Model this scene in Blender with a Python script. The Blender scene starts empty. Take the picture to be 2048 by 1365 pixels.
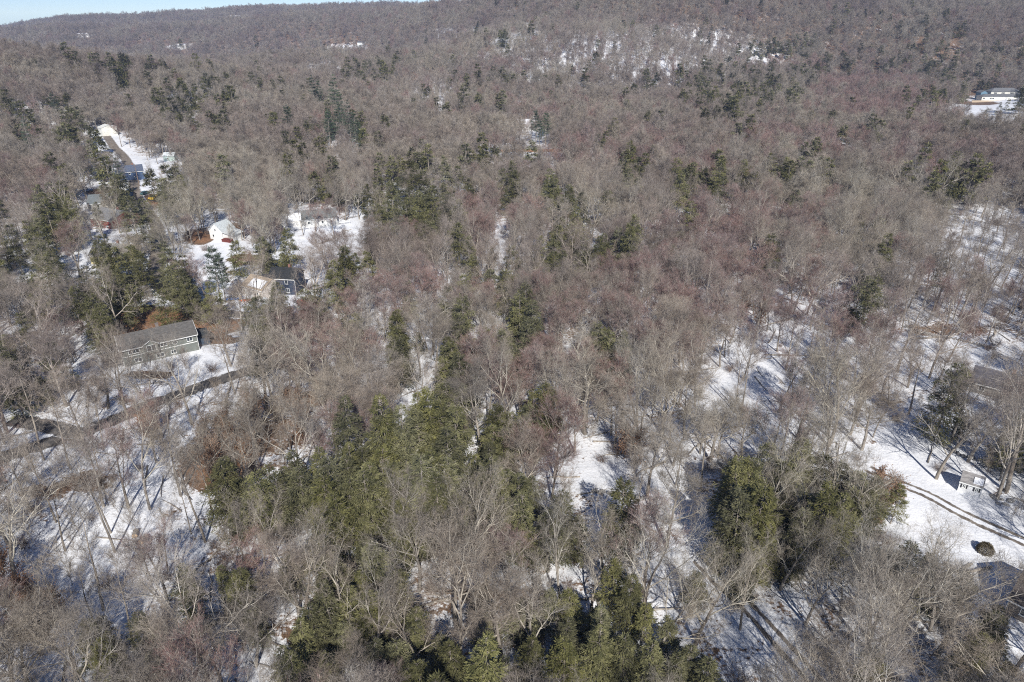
import bpy, math, random
import numpy as np
from math import radians as RAD, sin, cos, pi

# ------------------------------------------------------------------ scene, camera, light
scene = bpy.context.scene
COL = scene.collection
PITCH = RAD(25.7)          # camera looks this far below level
CAMZ = 75.0
FPX = 1365.0               # focal length in pixels of the 2048 wide photograph
cam_data = bpy.data.cameras.new("camera")
cam_data.sensor_width = 36.0
cam_data.lens = 36.0 * FPX / 2048.0
cam_data.clip_start = 1.0
cam_data.clip_end = 40000.0
cam = bpy.data.objects.new("camera", cam_data)
cam.location = (0, 0, CAMZ)
cam.rotation_euler = (RAD(90) - PITCH, 0, 0)
COL.objects.link(cam)
scene.camera = cam

SUN_ELEV, SUN_AZ = RAD(38), RAD(9)       # sun stands behind the camera, a little to its right
to_sun = (sin(SUN_AZ) * cos(SUN_ELEV), -cos(SUN_AZ) * cos(SUN_ELEV), sin(SUN_ELEV))
sun_data = bpy.data.lights.new("sun", 'SUN')
sun_data.energy = 5.0
sun_data.angle = RAD(0.53)
sun_data.color = (1.0, 0.955, 0.88)
sun = bpy.data.objects.new("sun", sun_data)
sun.location = (0, 0, 200)
import mathutils
sun.rotation_euler = mathutils.Vector(to_sun).to_track_quat('Z', 'Y').to_euler()
COL.objects.link(sun)

world = bpy.data.worlds.new("World")
scene.world = world
world.use_nodes = True
wn = world.node_tree.nodes; wl = world.node_tree.links
bg = wn["Background"]
sky = wn.new("ShaderNodeTexSky")
sky.sky_type = 'NISHITA'
sky.sun_disc = False
sky.sun_elevation = SUN_ELEV
sky.sun_rotation = RAD(180) - SUN_AZ
sky.altitude = 2000
sky.air_density = 0.75
sky.dust_density = 0.0
sky.ozone_density = 5.0
wl.new(sky.outputs[0], bg.inputs[0])   # clear winter sky
bg.inputs[1].default_value = 0.105

scene.view_settings.view_transform = 'Standard'
scene.view_settings.look = 'None'
scene.view_settings.exposure = 0.25
scene.view_settings.gamma = 1.0
scene.render.engine = 'CYCLES'
cy = scene.cycles
cy.max_bounces = 5; cy.diffuse_bounces = 3; cy.glossy_bounces = 2; cy.transmission_bounces = 2
cy.volume_bounces = 0; cy.transparent_max_bounces = 8
cy.caustics_reflective = False; cy.caustics_refractive = False
cy.use_denoising = False
scene.render.use_persistent_data = False
scene.render.film_transparent = False
cy.pixel_filter_type = 'BLACKMAN_HARRIS'
cy.filter_width = 1.1

rng = np.random.default_rng(20250218)
random.seed(77)

# ------------------------------------------------------------------ photo <-> place helpers (measure the photograph, return points on the real ground)
CP, SP = cos(PITCH), sin(PITCH)
def sstep(t):
    t = np.clip(t, 0, 1); return t * t * (3 - 2 * t)

TH = [-60, -34, -31, -28, -22, -15, -9, -4, 0, 5, 12, 20, 28, 34, 60]
HF = [-10, -10, 27, 33, 50, 62, 62, 65, 80, 106, 126, 138, 142, 146, 150]
RF = [3200, 3200, 3000, 3000, 2900, 2500, 2200, 1500, 1350, 1350, 1450, 1700, 1800, 1900, 2000]
R0 = [1500, 1500, 1500, 1400, 1250, 1000, 850, 660, 600, 600, 640, 760, 850, 850, 900]
def T(x, y):
    x = np.asarray(x, float); y = np.asarray(y, float)
    R = np.hypot(x, y); th = np.degrees(np.arctan2(x, np.maximum(y, 1e-3)))
    h = np.interp(th, TH, HF); rf = np.interp(th, TH, RF); r0 = np.interp(th, TH, R0)
    z = h * sstep((R - r0) / (rf - r0))
    z = z + 37 * np.exp(-((x + 490) / 190) ** 2 - ((y - 650) / 170) ** 2)
    z = z - 30 * np.exp(-((x + 560) / 330) ** 2 - ((y - 1350) / 300) ** 2)
    z = z + 7 * np.exp(-((x - 330) / 90) ** 2 - ((y - 430) / 120) ** 2)
    k = 0.6 + np.clip(R / 500, 0, 3.2)
    n = (np.sin(x / 47 + 1.3) * np.cos(y / 59 + .4) + .6 * np.sin(x / 23 - y / 31 + 2) + .5 * np.sin(x / 89 + y / 71)) * 1.0
    far = np.sin(x / 210 + .5 * np.sin(y / 170)) * np.cos(y / 260 + 1) * 6 * np.clip((R - 500) / 900, 0, 1.6)
    far = far + 19 * np.sin(y / 105 + x / 240 + 1.3 * np.sin(x / 310)) * sstep((R - 650) / 600)
    return z + n * k * sstep((R - 60) / 200) + far + .25 * np.sin(x / 7.3 + y / 11) * np.cos(y / 6.1)

def proj(x, y, z):
    dz = np.asarray(z, float) - CAMZ
    depth = y * CP - dz * SP
    up = y * SP + dz * CP
    d = np.maximum(depth, 1e-3)
    return 1024 + FPX * x / d, 682.5 - FPX * up / d, depth
_ts = np.geomspace(40, 9000, 6000)
def ground_at(px, py, off=0.0):
    """where the ray through photo pixel (px, py) meets the ground raised by off"""
    u = (px - 1024) / FPX; v = (682.5 - py) / FPX
    d = np.array([u, CP + v * SP, -SP + v * CP]); d /= np.linalg.norm(d)
    X = d[0] * _ts; Y = d[1] * _ts; Z = CAMZ + d[2] * _ts
    below = Z < T(X, Y) + off
    i = int(np.argmax(below)) if below.any() else len(_ts) - 1
    lo, hi = _ts[max(i - 1, 0)], _ts[i]
    for _ in range(12):
        m = (lo + hi) / 2
        if CAMZ + d[2] * m < T(d[0] * m, d[1] * m) + off: hi = m
        else: lo = m
    return float(d[0] * hi), float(d[1] * hi)

# ------------------------------------------------------------------ materials
def new_mat(name):
    m = bpy.data.materials.new(name); m.use_nodes = True
    nt = m.node_tree; b = nt.nodes["Principled BSDF"]
    return m, nt, b
def noisy(name, c0, c1, scale=3.0, rough=.85, detail=6, rnd=0.0, coords='Object', spec=.2, stretch=None, lo=.35, hi=.65, bump=0):
    m, nt, b = new_mat(name); N = nt.nodes; L = nt.links
    tc = N.new("ShaderNodeTexCoord"); src = tc.outputs[coords]
    if stretch:
        mp = N.new("ShaderNodeMapping"); mp.inputs['Scale'].default_value = stretch
        L.new(src, mp.inputs[0]); src = mp.outputs[0]
    no = N.new("ShaderNodeTexNoise"); no.inputs['Scale'].default_value = scale; no.inputs['Detail'].default_value = detail
    L.new(src, no.inputs[0])
    cr = N.new("ShaderNodeValToRGB"); cr.color_ramp.elements[0].position = lo; cr.color_ramp.elements[1].position = hi
    cr.color_ramp.elements[0].color = (*c0, 1); cr.color_ramp.elements[1].color = (*c1, 1)
    L.new(no.outputs[0], cr.inputs[0]); out = cr.outputs[0]
    if rnd:
        oi = N.new("ShaderNodeObjectInfo"); mr = N.new("ShaderNodeMapRange")
        mr.inputs[3].default_value = 1 - rnd; mr.inputs[4].default_value = 1 + rnd
        L.new(oi.outputs['Random'], mr.inputs[0])
        hs = N.new("ShaderNodeHueSaturation"); L.new(mr.outputs[0], hs.inputs['Value'])
        mr2 = N.new("ShaderNodeMapRange"); mr2.inputs[3].default_value = .75; mr2.inputs[4].default_value = 1.1
        ml = N.new("ShaderNodeMath"); ml.operation = 'MULTIPLY'; ml.inputs[1].default_value = 7.31
        fr = N.new("ShaderNodeMath"); fr.operation = 'FRACT'
        L.new(oi.outputs['Random'], ml.inputs[0]); L.new(ml.outputs[0], fr.inputs[0]); L.new(fr.outputs[0], mr2.inputs[0])
        L.new(mr2.outputs[0], hs.inputs['Saturation']); L.new(out, hs.inputs['Color']); out = hs.outputs[0]
    if rnd and 'twig' in name or name == 'limb_bark':      # stands of different kinds: some paler and tan, some darker and mauve
        ge = N.new("ShaderNodeNewGeometry"); n2 = N.new("ShaderNodeTexNoise"); n2.inputs['Scale'].default_value = .011; n2.inputs['Detail'].default_value = 4; L.new(ge.outputs['Position'], n2.inputs[0])
        c2 = N.new("ShaderNodeValToRGB"); c2.color_ramp.elements[0].position = .36; c2.color_ramp.elements[1].position = .64
        c2.color_ramp.elements[0].color = (.80, .74, .76, 1); c2.color_ramp.elements[1].color = (1, 1, .96, 1); L.new(n2.outputs[0], c2.inputs[0])
        mu = N.new("ShaderNodeMix"); mu.data_type = 'RGBA'; mu.blend_type = 'MULTIPLY'; mu.inputs[0].default_value = 1; L.new(out, mu.inputs[6]); L.new(c2.outputs[0], mu.inputs[7])
        sc_ = N.new("ShaderNodeVectorMath"); sc_.operation = 'SCALE'; sc_.inputs['Scale'].default_value = 1.14; L.new(mu.outputs[2], sc_.inputs[0]); out = sc_.outputs[0]
    L.new(out, b.inputs['Base Color']); b.inputs['Roughness'].default_value = rough
    b.inputs['Specular IOR Level'].default_value = spec
    if bump:
        bp = N.new("ShaderNodeBump"); bp.inputs['Strength'].default_value = bump; bp.inputs['Distance'].default_value = .05
        L.new(no.outputs[0], bp.inputs['Height']); L.new(bp.outputs[0], b.inputs['Normal'])
    return m
M = {}
M['bark'] = noisy('bark', (.15, .125, .105), (.38, .34, .29), 1.3, rnd=.18, stretch=(1, 1, .35))
M['limb'] = noisy('limb_bark', (.24, .22, .185), (.54, .51, .44), .8, rnd=.15)
M['twig'] = noisy('twig_bark', (.172, .145, .120), (.335, .30, .255), .5, rnd=.22)
M['redtwig'] = noisy('red_twig_bark', (.175, .105, .097), (.28, .18, .165), .5, rnd=.2)
M['redlimb'] = noisy('maple_limb_bark', (.20, .17, .148), (.42, .375, .33), .8, rnd=.15)
M['darktwig'] = noisy('brush_bark', (.13, .09, .07), (.28, .21, .165), .6, rnd=.3)
M['hemlock'] = noisy('hemlock_needles', (.058, .060, .025), (.19, .182, .078), .55, rnd=.36, detail=3, rough=.7)
M['pine'] = noisy('pine_needles', (.040, .065, .042), (.11, .14, .080), .6, rnd=.2, detail=3, rough=.65)
M['beech'] = noisy('dry_beech_leaves', (.22, .115, .062), (.36, .215, .13), .9, rnd=.2)
M['rust'] = noisy('rusty_needles', (.10, .075, .03), (.16, .125, .055), .9, rnd=.2)

# ------------------------------------------------------------------ mesh helpers
def mesh_obj(name, V, F, mats, mat_idx=None, smooth=False, parent=None, link=True):
    """V (n,3) array, F list of (array (k,sides))"""
    me = bpy.data.meshes.new(name)
    V = np.asarray(V, np.float32)
    loops = np.concatenate([f.ravel() for f in F]).astype(np.int32)
    tot = np.concatenate([np.full(len(f), f.shape[1]) for f in F]).astype(np.int32)
    start = np.concatenate([[0], np.cumsum(tot)[:-1]]).astype(np.int32)
    me.vertices.add(len(V)); me.vertices.foreach_set('co', V.ravel())
    me.loops.add(len(loops)); me.loops.foreach_set('vertex_index', loops)
    me.polygons.add(len(tot)); me.polygons.foreach_set('loop_start', start)
    for m in mats: me.materials.append(m)
    if mat_idx is not None: me.polygons.foreach_set('material_index', np.asarray(mat_idx, np.int32))
    me.polygons.foreach_set('use_smooth', np.full(len(tot), smooth))
    me.update(calc_edges=True)
    o = bpy.data.objects.new(name, me)
    if link: COL.objects.link(o)
    if parent is not None: o.parent = parent
    return o

def basis(D):
    D = D / np.maximum(np.linalg.norm(D, axis=1, keepdims=True), 1e-9)
    a = np.where(np.abs(D[:, 2:3]) < .9, np.array([[0, 0, 1.]]), np.array([[1., 0, 0]]))
    U = np.cross(D, a); U /= np.linalg.norm(U, axis=1, keepdims=True)
    return D, U, np.cross(D, U)

class MB:
    """collects faces, with a material slot for each"""
    def __init__(s): s.V = []; s.F = []; s.M = []; s.n = 0
    def add(s, V, F, m=0):
        V = np.asarray(V, float).reshape(-1, 3); F = np.asarray(F, int)
        s.V.append(V); s.F.append(F + s.n); s.M.append(np.full(len(F), m)); s.n += len(V)
    def tubes(s, P0, P1, A, B, n, m=0):
        if len(P0) == 0: return
        D, U, W = basis(P1 - P0); k = len(P0)
        if n == 2:      # a flat blade
            ph = rng.uniform(0, 2 * pi, (k, 1)); S = U * np.cos(ph) + W * np.sin(ph)
            V = np.stack([P0 - S * A[:, None], P0 + S * A[:, None], P1 + S * B[:, None], P1 - S * B[:, None]], 1)
            s.add(V, np.arange(k * 4).reshape(k, 4), m); return
        an = np.arange(n) * 2 * pi / n
        R = U[:, None] * np.cos(an)[None, :, None] + W[:, None] * np.sin(an)[None, :, None]
        V = np.concatenate([P0[:, None] + R * A[:, None, None], P1[:, None] + R * B[:, None, None]], 1)
        i = np.arange(n); j = (i + 1) % n
        q = np.stack([i, j, j + n, i + n], 1)[None] + (np.arange(k) * 2 * n)[:, None, None]
        s.add(V, q.reshape(-1, 4), m)
    def box(s, x0, x1, y0, y1, z0, z1, m=0):
        V = [(x, y, z) for z in (z0, z1) for y in (y0, y1) for x in (x0, x1)]
        s.add(V, [(0, 2, 3, 1), (4, 5, 7, 6), (0, 1, 5, 4), (2, 6, 7, 3), (0, 4, 6, 2), (1, 3, 7, 5)], m)
    def prism(s, poly, axis, a, b, m=0):
        """a 2D outline pushed along an axis ('x': outline in y,z; 'y': outline in x,z; 'z': outline in x,y)"""
        n = len(poly)
        f = {'x': lambda p, t: (t, p[0], p[1]), 'y': lambda p, t: (p[0], t, p[1]), 'z': lambda p, t: (p[0], p[1], t)}[axis]
        V = [f(p, a) for p in poly] + [f(p, b) for p in poly]
        s.add(V, [(i, (i + 1) % n, (i + 1) % n + n, i + n) for i in range(n)], m)
        s.add(V, [tuple(range(n))], m); s.add(V, [tuple(range(2 * n - 1, n - 1, -1))], m)
    def build(s, name, mats, parent=None, smooth=False, link=True):
        V = np.concatenate(s.V); 
        return mesh_obj(name, V, s.F, mats if isinstance(mats, (list, tuple)) else [mats], np.concatenate(s.M), smooth, parent, link)

def unit(a): return a / np.maximum(np.linalg.norm(a, axis=-1, keepdims=True), 1e-9)

# ------------------------------------------------------------------ bare trees
def v_norm(d):
    l = math.sqrt(d[0] * d[0] + d[1] * d[1] + d[2] * d[2]) or 1e-9
    return (d[0] / l, d[1] / l, d[2] / l)
def rot_from(d, ang, az):
    a = (0, 0, 1) if abs(d[2]) < .9 else (1, 0, 0)
    u = v_norm((d[1] * a[2] - d[2] * a[1], d[2] * a[0] - d[0] * a[2], d[0] * a[1] - d[1] * a[0]))
    w = (d[1] * u[2] - d[2] * u[1], d[2] * u[0] - d[0] * u[2], d[0] * u[1] - d[1] * u[0])
    ca, sa, cz, sz = cos(ang), sin(ang), cos(az), sin(az)
    return v_norm(tuple(d[i] * ca + (u[i] * cz + w[i] * sz) * sa for i in range(3)))

def skeleton(rd, S):
    """S: height, trunk radius, bole (bare share of the trunk), levels: list of (count, length share, angle, spread, wander, up)"""
    segs = []
    def grow(p, d, L, r, lev, r_end):
        wander, up, n = S['wander'][lev], S['up'][lev], S['nseg'][lev]
        pts = [(p, r)]; dirs = []
        for i in range(n):
            d = v_norm((d[0] + rd.uniform(-wander, wander), d[1] + rd.uniform(-wander, wander), d[2] + rd.uniform(-wander, wander) + up))
            t = (i + 1) / n
            q = tuple(p[k] + d[k] * L / n for k in range(3)); rr = r + (r_end - r) * t
            segs.append((p, q, pts[-1][1], rr, lev)); dirs.append(d); pts.append((q, rr)); p = q
        if lev + 1 >= len(S['count']) + 1: return
        c = S['count'][lev]; az = rd.uniform(0, 6.28); lo = S['start'][lev]
        for j in range(c):
            t = lo + (1 - lo) * ((j + rd.uniform(.1, .9)) / c) if c > 1 else .7
            t = min(t, .97); f = t * n; i = min(int(f), n - 1); g = f - i
            a, b = pts[i], pts[i + 1]
            bp = tuple(a[0][k] + (b[0][k] - a[0][k]) * g for k in range(3)); br = a[1] + (b[1] - a[1]) * g
            az += 2.4 + rd.uniform(-.5, .5)
            ang = S['angle'][lev] * rd.uniform(.7, 1.25) * (1.1 - .35 * t)
            nd = rot_from(dirs[i], ang, az)
            Lc = L * S['len'][lev] * rd.uniform(.65, 1.2) * (1.15 - S['short'][lev] * t)
            rc = min(br * .8, br * S['rad'][lev] * rd.uniform(.75, 1.1))
            grow(bp, nd, Lc, rc, lev + 1, rc * S.get('end', .38))
    d0 = v_norm((rd.uniform(-.09, .09), rd.uniform(-.09, .09), 1))
    grow((0, 0, -.4), d0, S['h'], S['r'], 0, S['r'] * S.get('top', .12))
    return segs

def spawn(P0, P1, k, ang, L, upk, wid, nr):
    """k twigs on every segment; returns two joined pieces for each"""
    n = len(P0); rep = np.repeat(np.arange(n), int(np.floor(k)) + (nr.random(n) < k % 1)); t = nr.uniform(0.05, 1, len(rep))[:, None]
    B = P0[rep] * (1 - t) + P1[rep] * t
    D, U, W = basis((P1 - P0)[rep]); az = nr.uniform(0, 2 * pi, len(rep))[:, None]
    a = ang * nr.uniform(.6, 1.35, len(rep))[:, None]
    d = unit(D * np.cos(a) + (U * np.cos(az) + W * np.sin(az)) * np.sin(a) + np.array([[0, 0, upk]]))
    l = L * nr.uniform(.55, 1.3, len(rep))[:, None]
    Mid = B + d * l * .5
    d2 = unit(d + nr.normal(0, .22, d.shape) + np.array([[0, 0, upk * .8]]))
    E = Mid + d2 * l * .5
    return B, Mid, E

def make_bare(seed, S, twig, tw_w, lod=0, red_tips=False):
    """trunk mesh builder and crown mesh builder; materials 0 bark, 1 limb, 2 twig"""
    rd = random.Random(seed); nr = np.random.default_rng(seed)
    segs = skeleton(rd, S)
    P0 = np.array([s[0] for s in segs]); P1 = np.array([s[1] for s in segs])
    A = np.array([s[2] for s in segs]); B = np.array([s[3] for s in segs]); Lv = np.array([s[4] for s in segs])
    tr, cr = MB(), MB()
    sides = [8, 6, 4, 3, 3] if lod == 0 else [5, 4, 3, 3, 3]
    if lod: A = A * 1.35; B = B * 1.35
    for l in range(Lv.max() + 1):
        k = Lv == l
        (tr if l == 0 else cr).tubes(P0[k], P1[k], A[k], B[k], sides[l], 0 if l == 0 else 1)
    last = Lv >= Lv.max()
    p0, p1 = P0[last], P1[last]
    for ti, (k, ang, L, up, w) in enumerate(twig):
        tm = 1 if (red_tips and ti == 0) else 2
        b, mi, e = spawn(p0, p1, k, ang, L, up, w, nr)
        wv = np.full(len(b), w * tw_w)
        cr.tubes(b, mi, wv, wv * .8, 2, tm); cr.tubes(mi, e, wv * .8, wv * .35, 2, tm)
        p0 = np.concatenate([b, mi]); p1 = np.concatenate([mi, e])
    return tr, cr

OAK = dict(h=15, r=.25, top=.10, nseg=[9, 6, 4, 3], wander=[.08, .20, .26, .3], up=[.03, .09, .08, .06],
           count=[11, 6, 4], start=[.36, .22, .2], angle=[1.0, .75, .75], len=[.50, .50, .50], short=[.5, .45, .3], rad=[.58, .60, .60])
OPEN = dict(OAK, h=15, r=.29, count=[8, 7, 5], start=[.32, .25, .2], angle=[.95, .75, .85], len=[.60, .48, .5], wander=[.12, .24, .30, .34], rad=[.60, .60, .60], end=.42, top=.18)
MAPLE = dict(h=13, r=.17, top=.10, nseg=[8, 5, 4, 3], wander=[.06, .12, .16, .2], up=[.04, .11, .10, .08],
             count=[11, 6, 3], start=[.34, .2, .2], angle=[.85, .62, .6], len=[.50, .46, .5], short=[.5, .4, .3], rad=[.5, .52, .55])
SLIM = dict(h=14, r=.12, top=.10, nseg=[9, 4, 3], wander=[.06, .14, .2], up=[.03, .12, .1],
            count=[11, 5], start=[.45, .2], angle=[.8, .65], len=[.25, .5], short=[.35, .3], rad=[.40, .5])
SAP = dict(h=5, r=.035, top=.2, nseg=[5, 3], wander=[.12, .2], up=[.05, .12], count=[8], start=[.15], angle=[.6], len=[.42], short=[.5], rad=[.6])

PROTO = {}   # kind -> list of dict(trunk=mesh, crown=mesh, whole=mesh)
SIZES = {'bare_tree': (18.0, 5.5), 'maple_tree': (16.5, 4.5), 'slender_tree': (19.5, 3.1)}
def bare_proto(kind, seed, S, twig, w, mats, lod=0, size=None):
    tr, cr = make_bare(seed, S, twig, w, lod, kind == 'maple_tree')
    d = {'h': S['h']}
    if kind in SIZES or size:
        V = np.concatenate(cr.V); H_, R_ = size or SIZES[kind]; var = random.Random(seed * 3 + 1)
        fz = H_ * var.uniform(.88, 1.12) / V[:, 2].max(); fr_ = R_ * var.uniform(.9, 1.12) / np.percentile(np.hypot(V[:, 0], V[:, 1]), 92)
        for m_ in (tr, cr): m_.V = [v * np.array([[fr_, fr_, fz]]) for v in m_.V]
        d['h'] = float(V[:, 2].max() * fz)
    if lod == 0:
        a = tr.build('trunk', mats, link=False, smooth=True); b = cr.build('crown', mats, link=False)
        d['trunk'], d['crown'] = a.data, b.data
    al = MB(); al.V = tr.V + cr.V; al.M = tr.M + cr.M; al.n = tr.n + cr.n
    al.F = list(tr.F) + [f + tr.n for f in cr.F]
    d['whole'] = al.build(kind, mats, link=False).data
    PROTO.setdefault(kind if lod == 0 else kind + '_far', []).append(d)
TW_OAK = [(2.5, .8, 1.3, .12, 1.0), (2, .75, .75, .1, .75)]
TW_MAP = [(3, .5, 1.2, .15, 1.0), (2, .45, .7, .12, .7)]
gm = [M['bark'], M['limb'], M['twig']]; sm = [M['bark'], M['redlimb'], M['twig']]; rm = [M['bark'], M['redlimb'], M['redtwig']]
for i in range(4): bare_proto('bare_tree', 11 + i, dict(OAK, r=.32), [(2.6, .8, 1.1, .12, 1.0), (1.9, .75, .65, .1, .75)], .011, gm)
for i in range(5): bare_proto('bare_tree', 31 + i, dict(OPEN, r=.37), [(2.0, .85, 1.1, .08, 1.0), (1.4, .8, .6, .05, .7)], .012, gm, size=(20.5, 5.6))
for i in range(4): bare_proto('maple_tree', 51 + i, dict(MAPLE, r=.24), [(3, .5, 1.1, .15, 1.0), (2.2, .45, .6, .12, .7)], .011, rm)
for i in range(4): bare_proto('slender_tree', 71 + i, dict(SLIM, r=.16), [(3, .7, .9, .15, 1.0), (2, .7, .5, .1, .7)], .011, sm)
for i in range(4): bare_proto('bare_tree', 111 + i, dict(OAK, h=14 + i, count=[9, 5], nseg=[5, 4, 3]), [(5, .8, 1.7, .12, 1.3), (2, .7, 1.1, .1, 1)], .022, gm, 1)
for i in range(3): bare_proto('maple_tree', 131 + i, dict(MAPLE, h=12 + i, count=[10, 6], nseg=[5, 4, 3]), [(3, .5, 1.7, .2, 1.3), (2, .5, 1.0, .15, 1)], .021, rm, 1)
for i in range(3): bare_proto('slender_tree', 151 + i, dict(SLIM, h=12 + i, count=[9], nseg=[5, 3]), [(5, .6, 1.3, .15, 1.2), (2, .6, .8, .1, .9)], .021, gm, 1)

# ------------------------------------------------------------------ evergreens
def make_conifer(seed, H, Rm, mode, dens=1.0, lod=0):
    nr = np.random.default_rng(seed)
    tr, cr = MB(), MB()
    n = 6; zs = np.linspace(-.4, H * .98, n + 1); bend = np.cumsum(nr.normal(0, .05, (n + 1, 2)), 0)
    P = np.column_stack([bend, zs]); r = np.linspace(.024 * H * .55, .03, n + 1)
    tr.tubes(P[:-1], P[1:], r[:-1], r[1:], 6 if lod == 0 else 4, 0)
    nb = int((105 if mode == 'hemlock' else 74) * dens * (1 if lod == 0 else .5))
    t = nr.uniform(.12 if mode == 'hemlock' else .3, 1, nb) ** (.85)
    if mode == 'pine': t = np.round(t * 13) / 13 + nr.normal(0, .008, nb); t = np.clip(t, .25, .995)
    az = nr.uniform(0, 2 * pi, nb)
    lump = 1 + .22 * np.sin(az * 2 + seed) + .16 * np.sin(az * 3 + t * 9 + seed * 2)
    prof = np.clip((1 - t) ** (.56 if mode == 'hemlock' else .6), .10, 1) * np.clip((t + .12) * 4, .4, 1)
    L = Rm * prof * lump * nr.uniform(.72, 1.12, nb) + .15
    base = np.column_stack([np.interp(t * H, zs, bend[:, 0]), np.interp(t * H, zs, bend[:, 1]), t * H])
    slope = (-.10 if mode == 'hemlock' else .16) + .55 * t ** 3
    D = unit(np.column_stack([np.cos(az), np.sin(az), slope]))
    droop = (.10 if mode == 'hemlock' else -.02) * L
    def at(s):  # points along every branch
        q = base + D * (L * s)[:, None]; q[:, 2] -= droop * s * s * (1.3 if mode == 'hemlock' else 1); return q
    for a, b in ((0, .5), (.5, 1)):
        cr.tubes(at(np.full(nb, a)), at(np.full(nb, b)), np.full(nb, .035 * (1 - a * .6)), np.full(nb, .03 * (1 - b * .8)), 3 if lod == 0 else 2, 0)
    # sprays
    ks = (58 if mode == 'hemlock' else 46) if lod == 0 else 46
    rep = np.repeat(np.arange(nb), ks); s = nr.uniform(.12, 1.03, len(rep)) ** .75
    keep = nr.uniform(0, 1, len(rep)) < np.clip(L[rep] / Rm * 1.5 + .12, 0, 1)
    rep, s = rep[keep], s[keep]
    q = base[rep] + D[rep] * (L[rep] * s)[:, None]; q[:, 2] -= droop[rep] * s * s * 1.3
    side = np.column_stack([-np.sin(az[rep]), np.cos(az[rep]), np.zeros(len(rep))])
    sg = nr.uniform(-1, 1, len(rep))[:, None]
    spread = (.30 * L[rep] * (1.15 - s) + .15)[:, None]
    q = q + side * sg * spread + nr.normal(0, .07, q.shape) * np.array([[1, 1, 1.3]])
    if mode == 'hemlock':
        d = unit(D[rep] * .8 + side * np.sign(sg) * .7 + nr.normal(0, .35, q.shape) + np.array([[0, 0, -.12]]))
        ln = nr.uniform(.35, .8, len(rep)) * (1 if lod == 0 else 1.7); w = nr.uniform(.04, .085, len(rep)) * (1 if lod == 0 else 2.0)
    else:
        d = unit(D[rep] * .5 + side * sg * .8 + nr.normal(0, .45, q.shape) + np.array([[0, 0, .35]]))
        ln = nr.uniform(.3, .6, len(rep)) * (1 if lod == 0 else 1.7); w = nr.uniform(.05, .09, len(rep)) * (1 if lod == 0 else 2.0)
    e = q + d * ln[:, None]
    e[:, 2] -= .06 if mode == 'hemlock' else 0
    # blades lie fairly flat
    U = unit(np.cross(d, np.array([[0, 0, 1.]])) + nr.normal(0, .38, d.shape))
    mid = (q + e) / 2
    V = np.stack([q, mid + U * w[:, None], e, mid - U * w[:, None]], 1)
    cr.add(V, np.arange(len(q) * 4).reshape(-1, 4), 1)
    return tr, cr
def con_proto(kind, seed, H, Rm, mode, mats, lod=0, dens=1.0):
    tr, cr = make_conifer(seed, H, Rm, mode, dens, lod)
    d = {'h': H}
    if lod == 0:
        d['trunk'] = tr.build('trunk', mats, link=False, smooth=True).data
        d['crown'] = cr.build('crown', mats, link=False).data
    al = MB(); al.V = tr.V + cr.V; al.M = tr.M + cr.M; al.n = tr.n + cr.n
    al.F = list(tr.F) + [f + tr.n for f in cr.F]
    d['whole'] = al.build(kind, mats, link=False).data
    PROTO.setdefault(kind if lod == 0 else kind + '_far', []).append(d)
hm = [M['bark'], M['hemlock']]; pm = [M['bark'], M['pine']]
for i, (H, R_) in enumerate([(13, 3.7), (14.5, 4.2), (11.5, 3.9), (15.5, 3.9), (10, 3.4), (12.5, 4.3)]): con_proto('hemlock_tree', 201 + i, H, R_, 'hemlock', hm)
for i, (H, R_) in enumerate([(19, 4.3), (21, 4.6), (16, 3.8)]): con_proto('pine_tree', 231 + i, H, R_, 'pine', pm)
for i, (H, R_) in enumerate([(13.5, 3.8), (15, 4.3), (11.5, 4.0)]): con_proto('hemlock_tree', 251 + i, H, R_, 'hemlock', hm, 1)
for i, (H, R_) in enumerate([(18, 4.2), (20, 4.4)]): con_proto('pine_tree', 271 + i, H, R_, 'pine', pm, 1)

# rust-leaved beech saplings and twiggy brush
def leafy(seed, S, twig, w, leaves, mats, kind, leaf_sz=.09):
    tr, cr = make_bare(seed, S, twig, w, 0); nr = np.random.default_rng(seed + 5)
    V = np.concatenate(cr.V); i = nr.integers(0, len(V), leaves)
    c = V[i] + nr.normal(0, .12, (leaves, 3)); a = unit(nr.normal(0, 1, (leaves, 3))); b = unit(np.cross(a, nr.normal(0, 1, (leaves, 3))))
    s_ = leaf_sz * nr.uniform(.6, 1.3, (leaves, 1))
    cr.add(np.stack([c - a * s_, c + b * s_ * .6, c + a * s_, c - b * s_ * .6], 1), np.arange(leaves * 4).reshape(-1, 4), 3)
    al = MB(); al.V = tr.V + cr.V; al.M = tr.M + cr.M; al.n = tr.n + cr.n
    al.F = list(tr.F) + [f + tr.n for f in cr.F]
    PROTO.setdefault(kind, []).append({'h': S['h'], 'trunk': tr.build('trunk', mats, link=False).data, 'crown': cr.build('crown', mats, link=False).data,
                                       'whole': al.build(kind, mats, link=False).data})
bm_ = [M['bark'], M['limb'], M['darktwig'], M['beech']]
for i in range(3): leafy(301 + i, dict(SAP, h=5 + i, r=.07, count=[14], len=[.55]), [(5, .7, 1.1, .1, 1.0), (3, .6, .6, .05, .7)], .012, 2600, bm_, 'beech_tree', .11)
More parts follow.
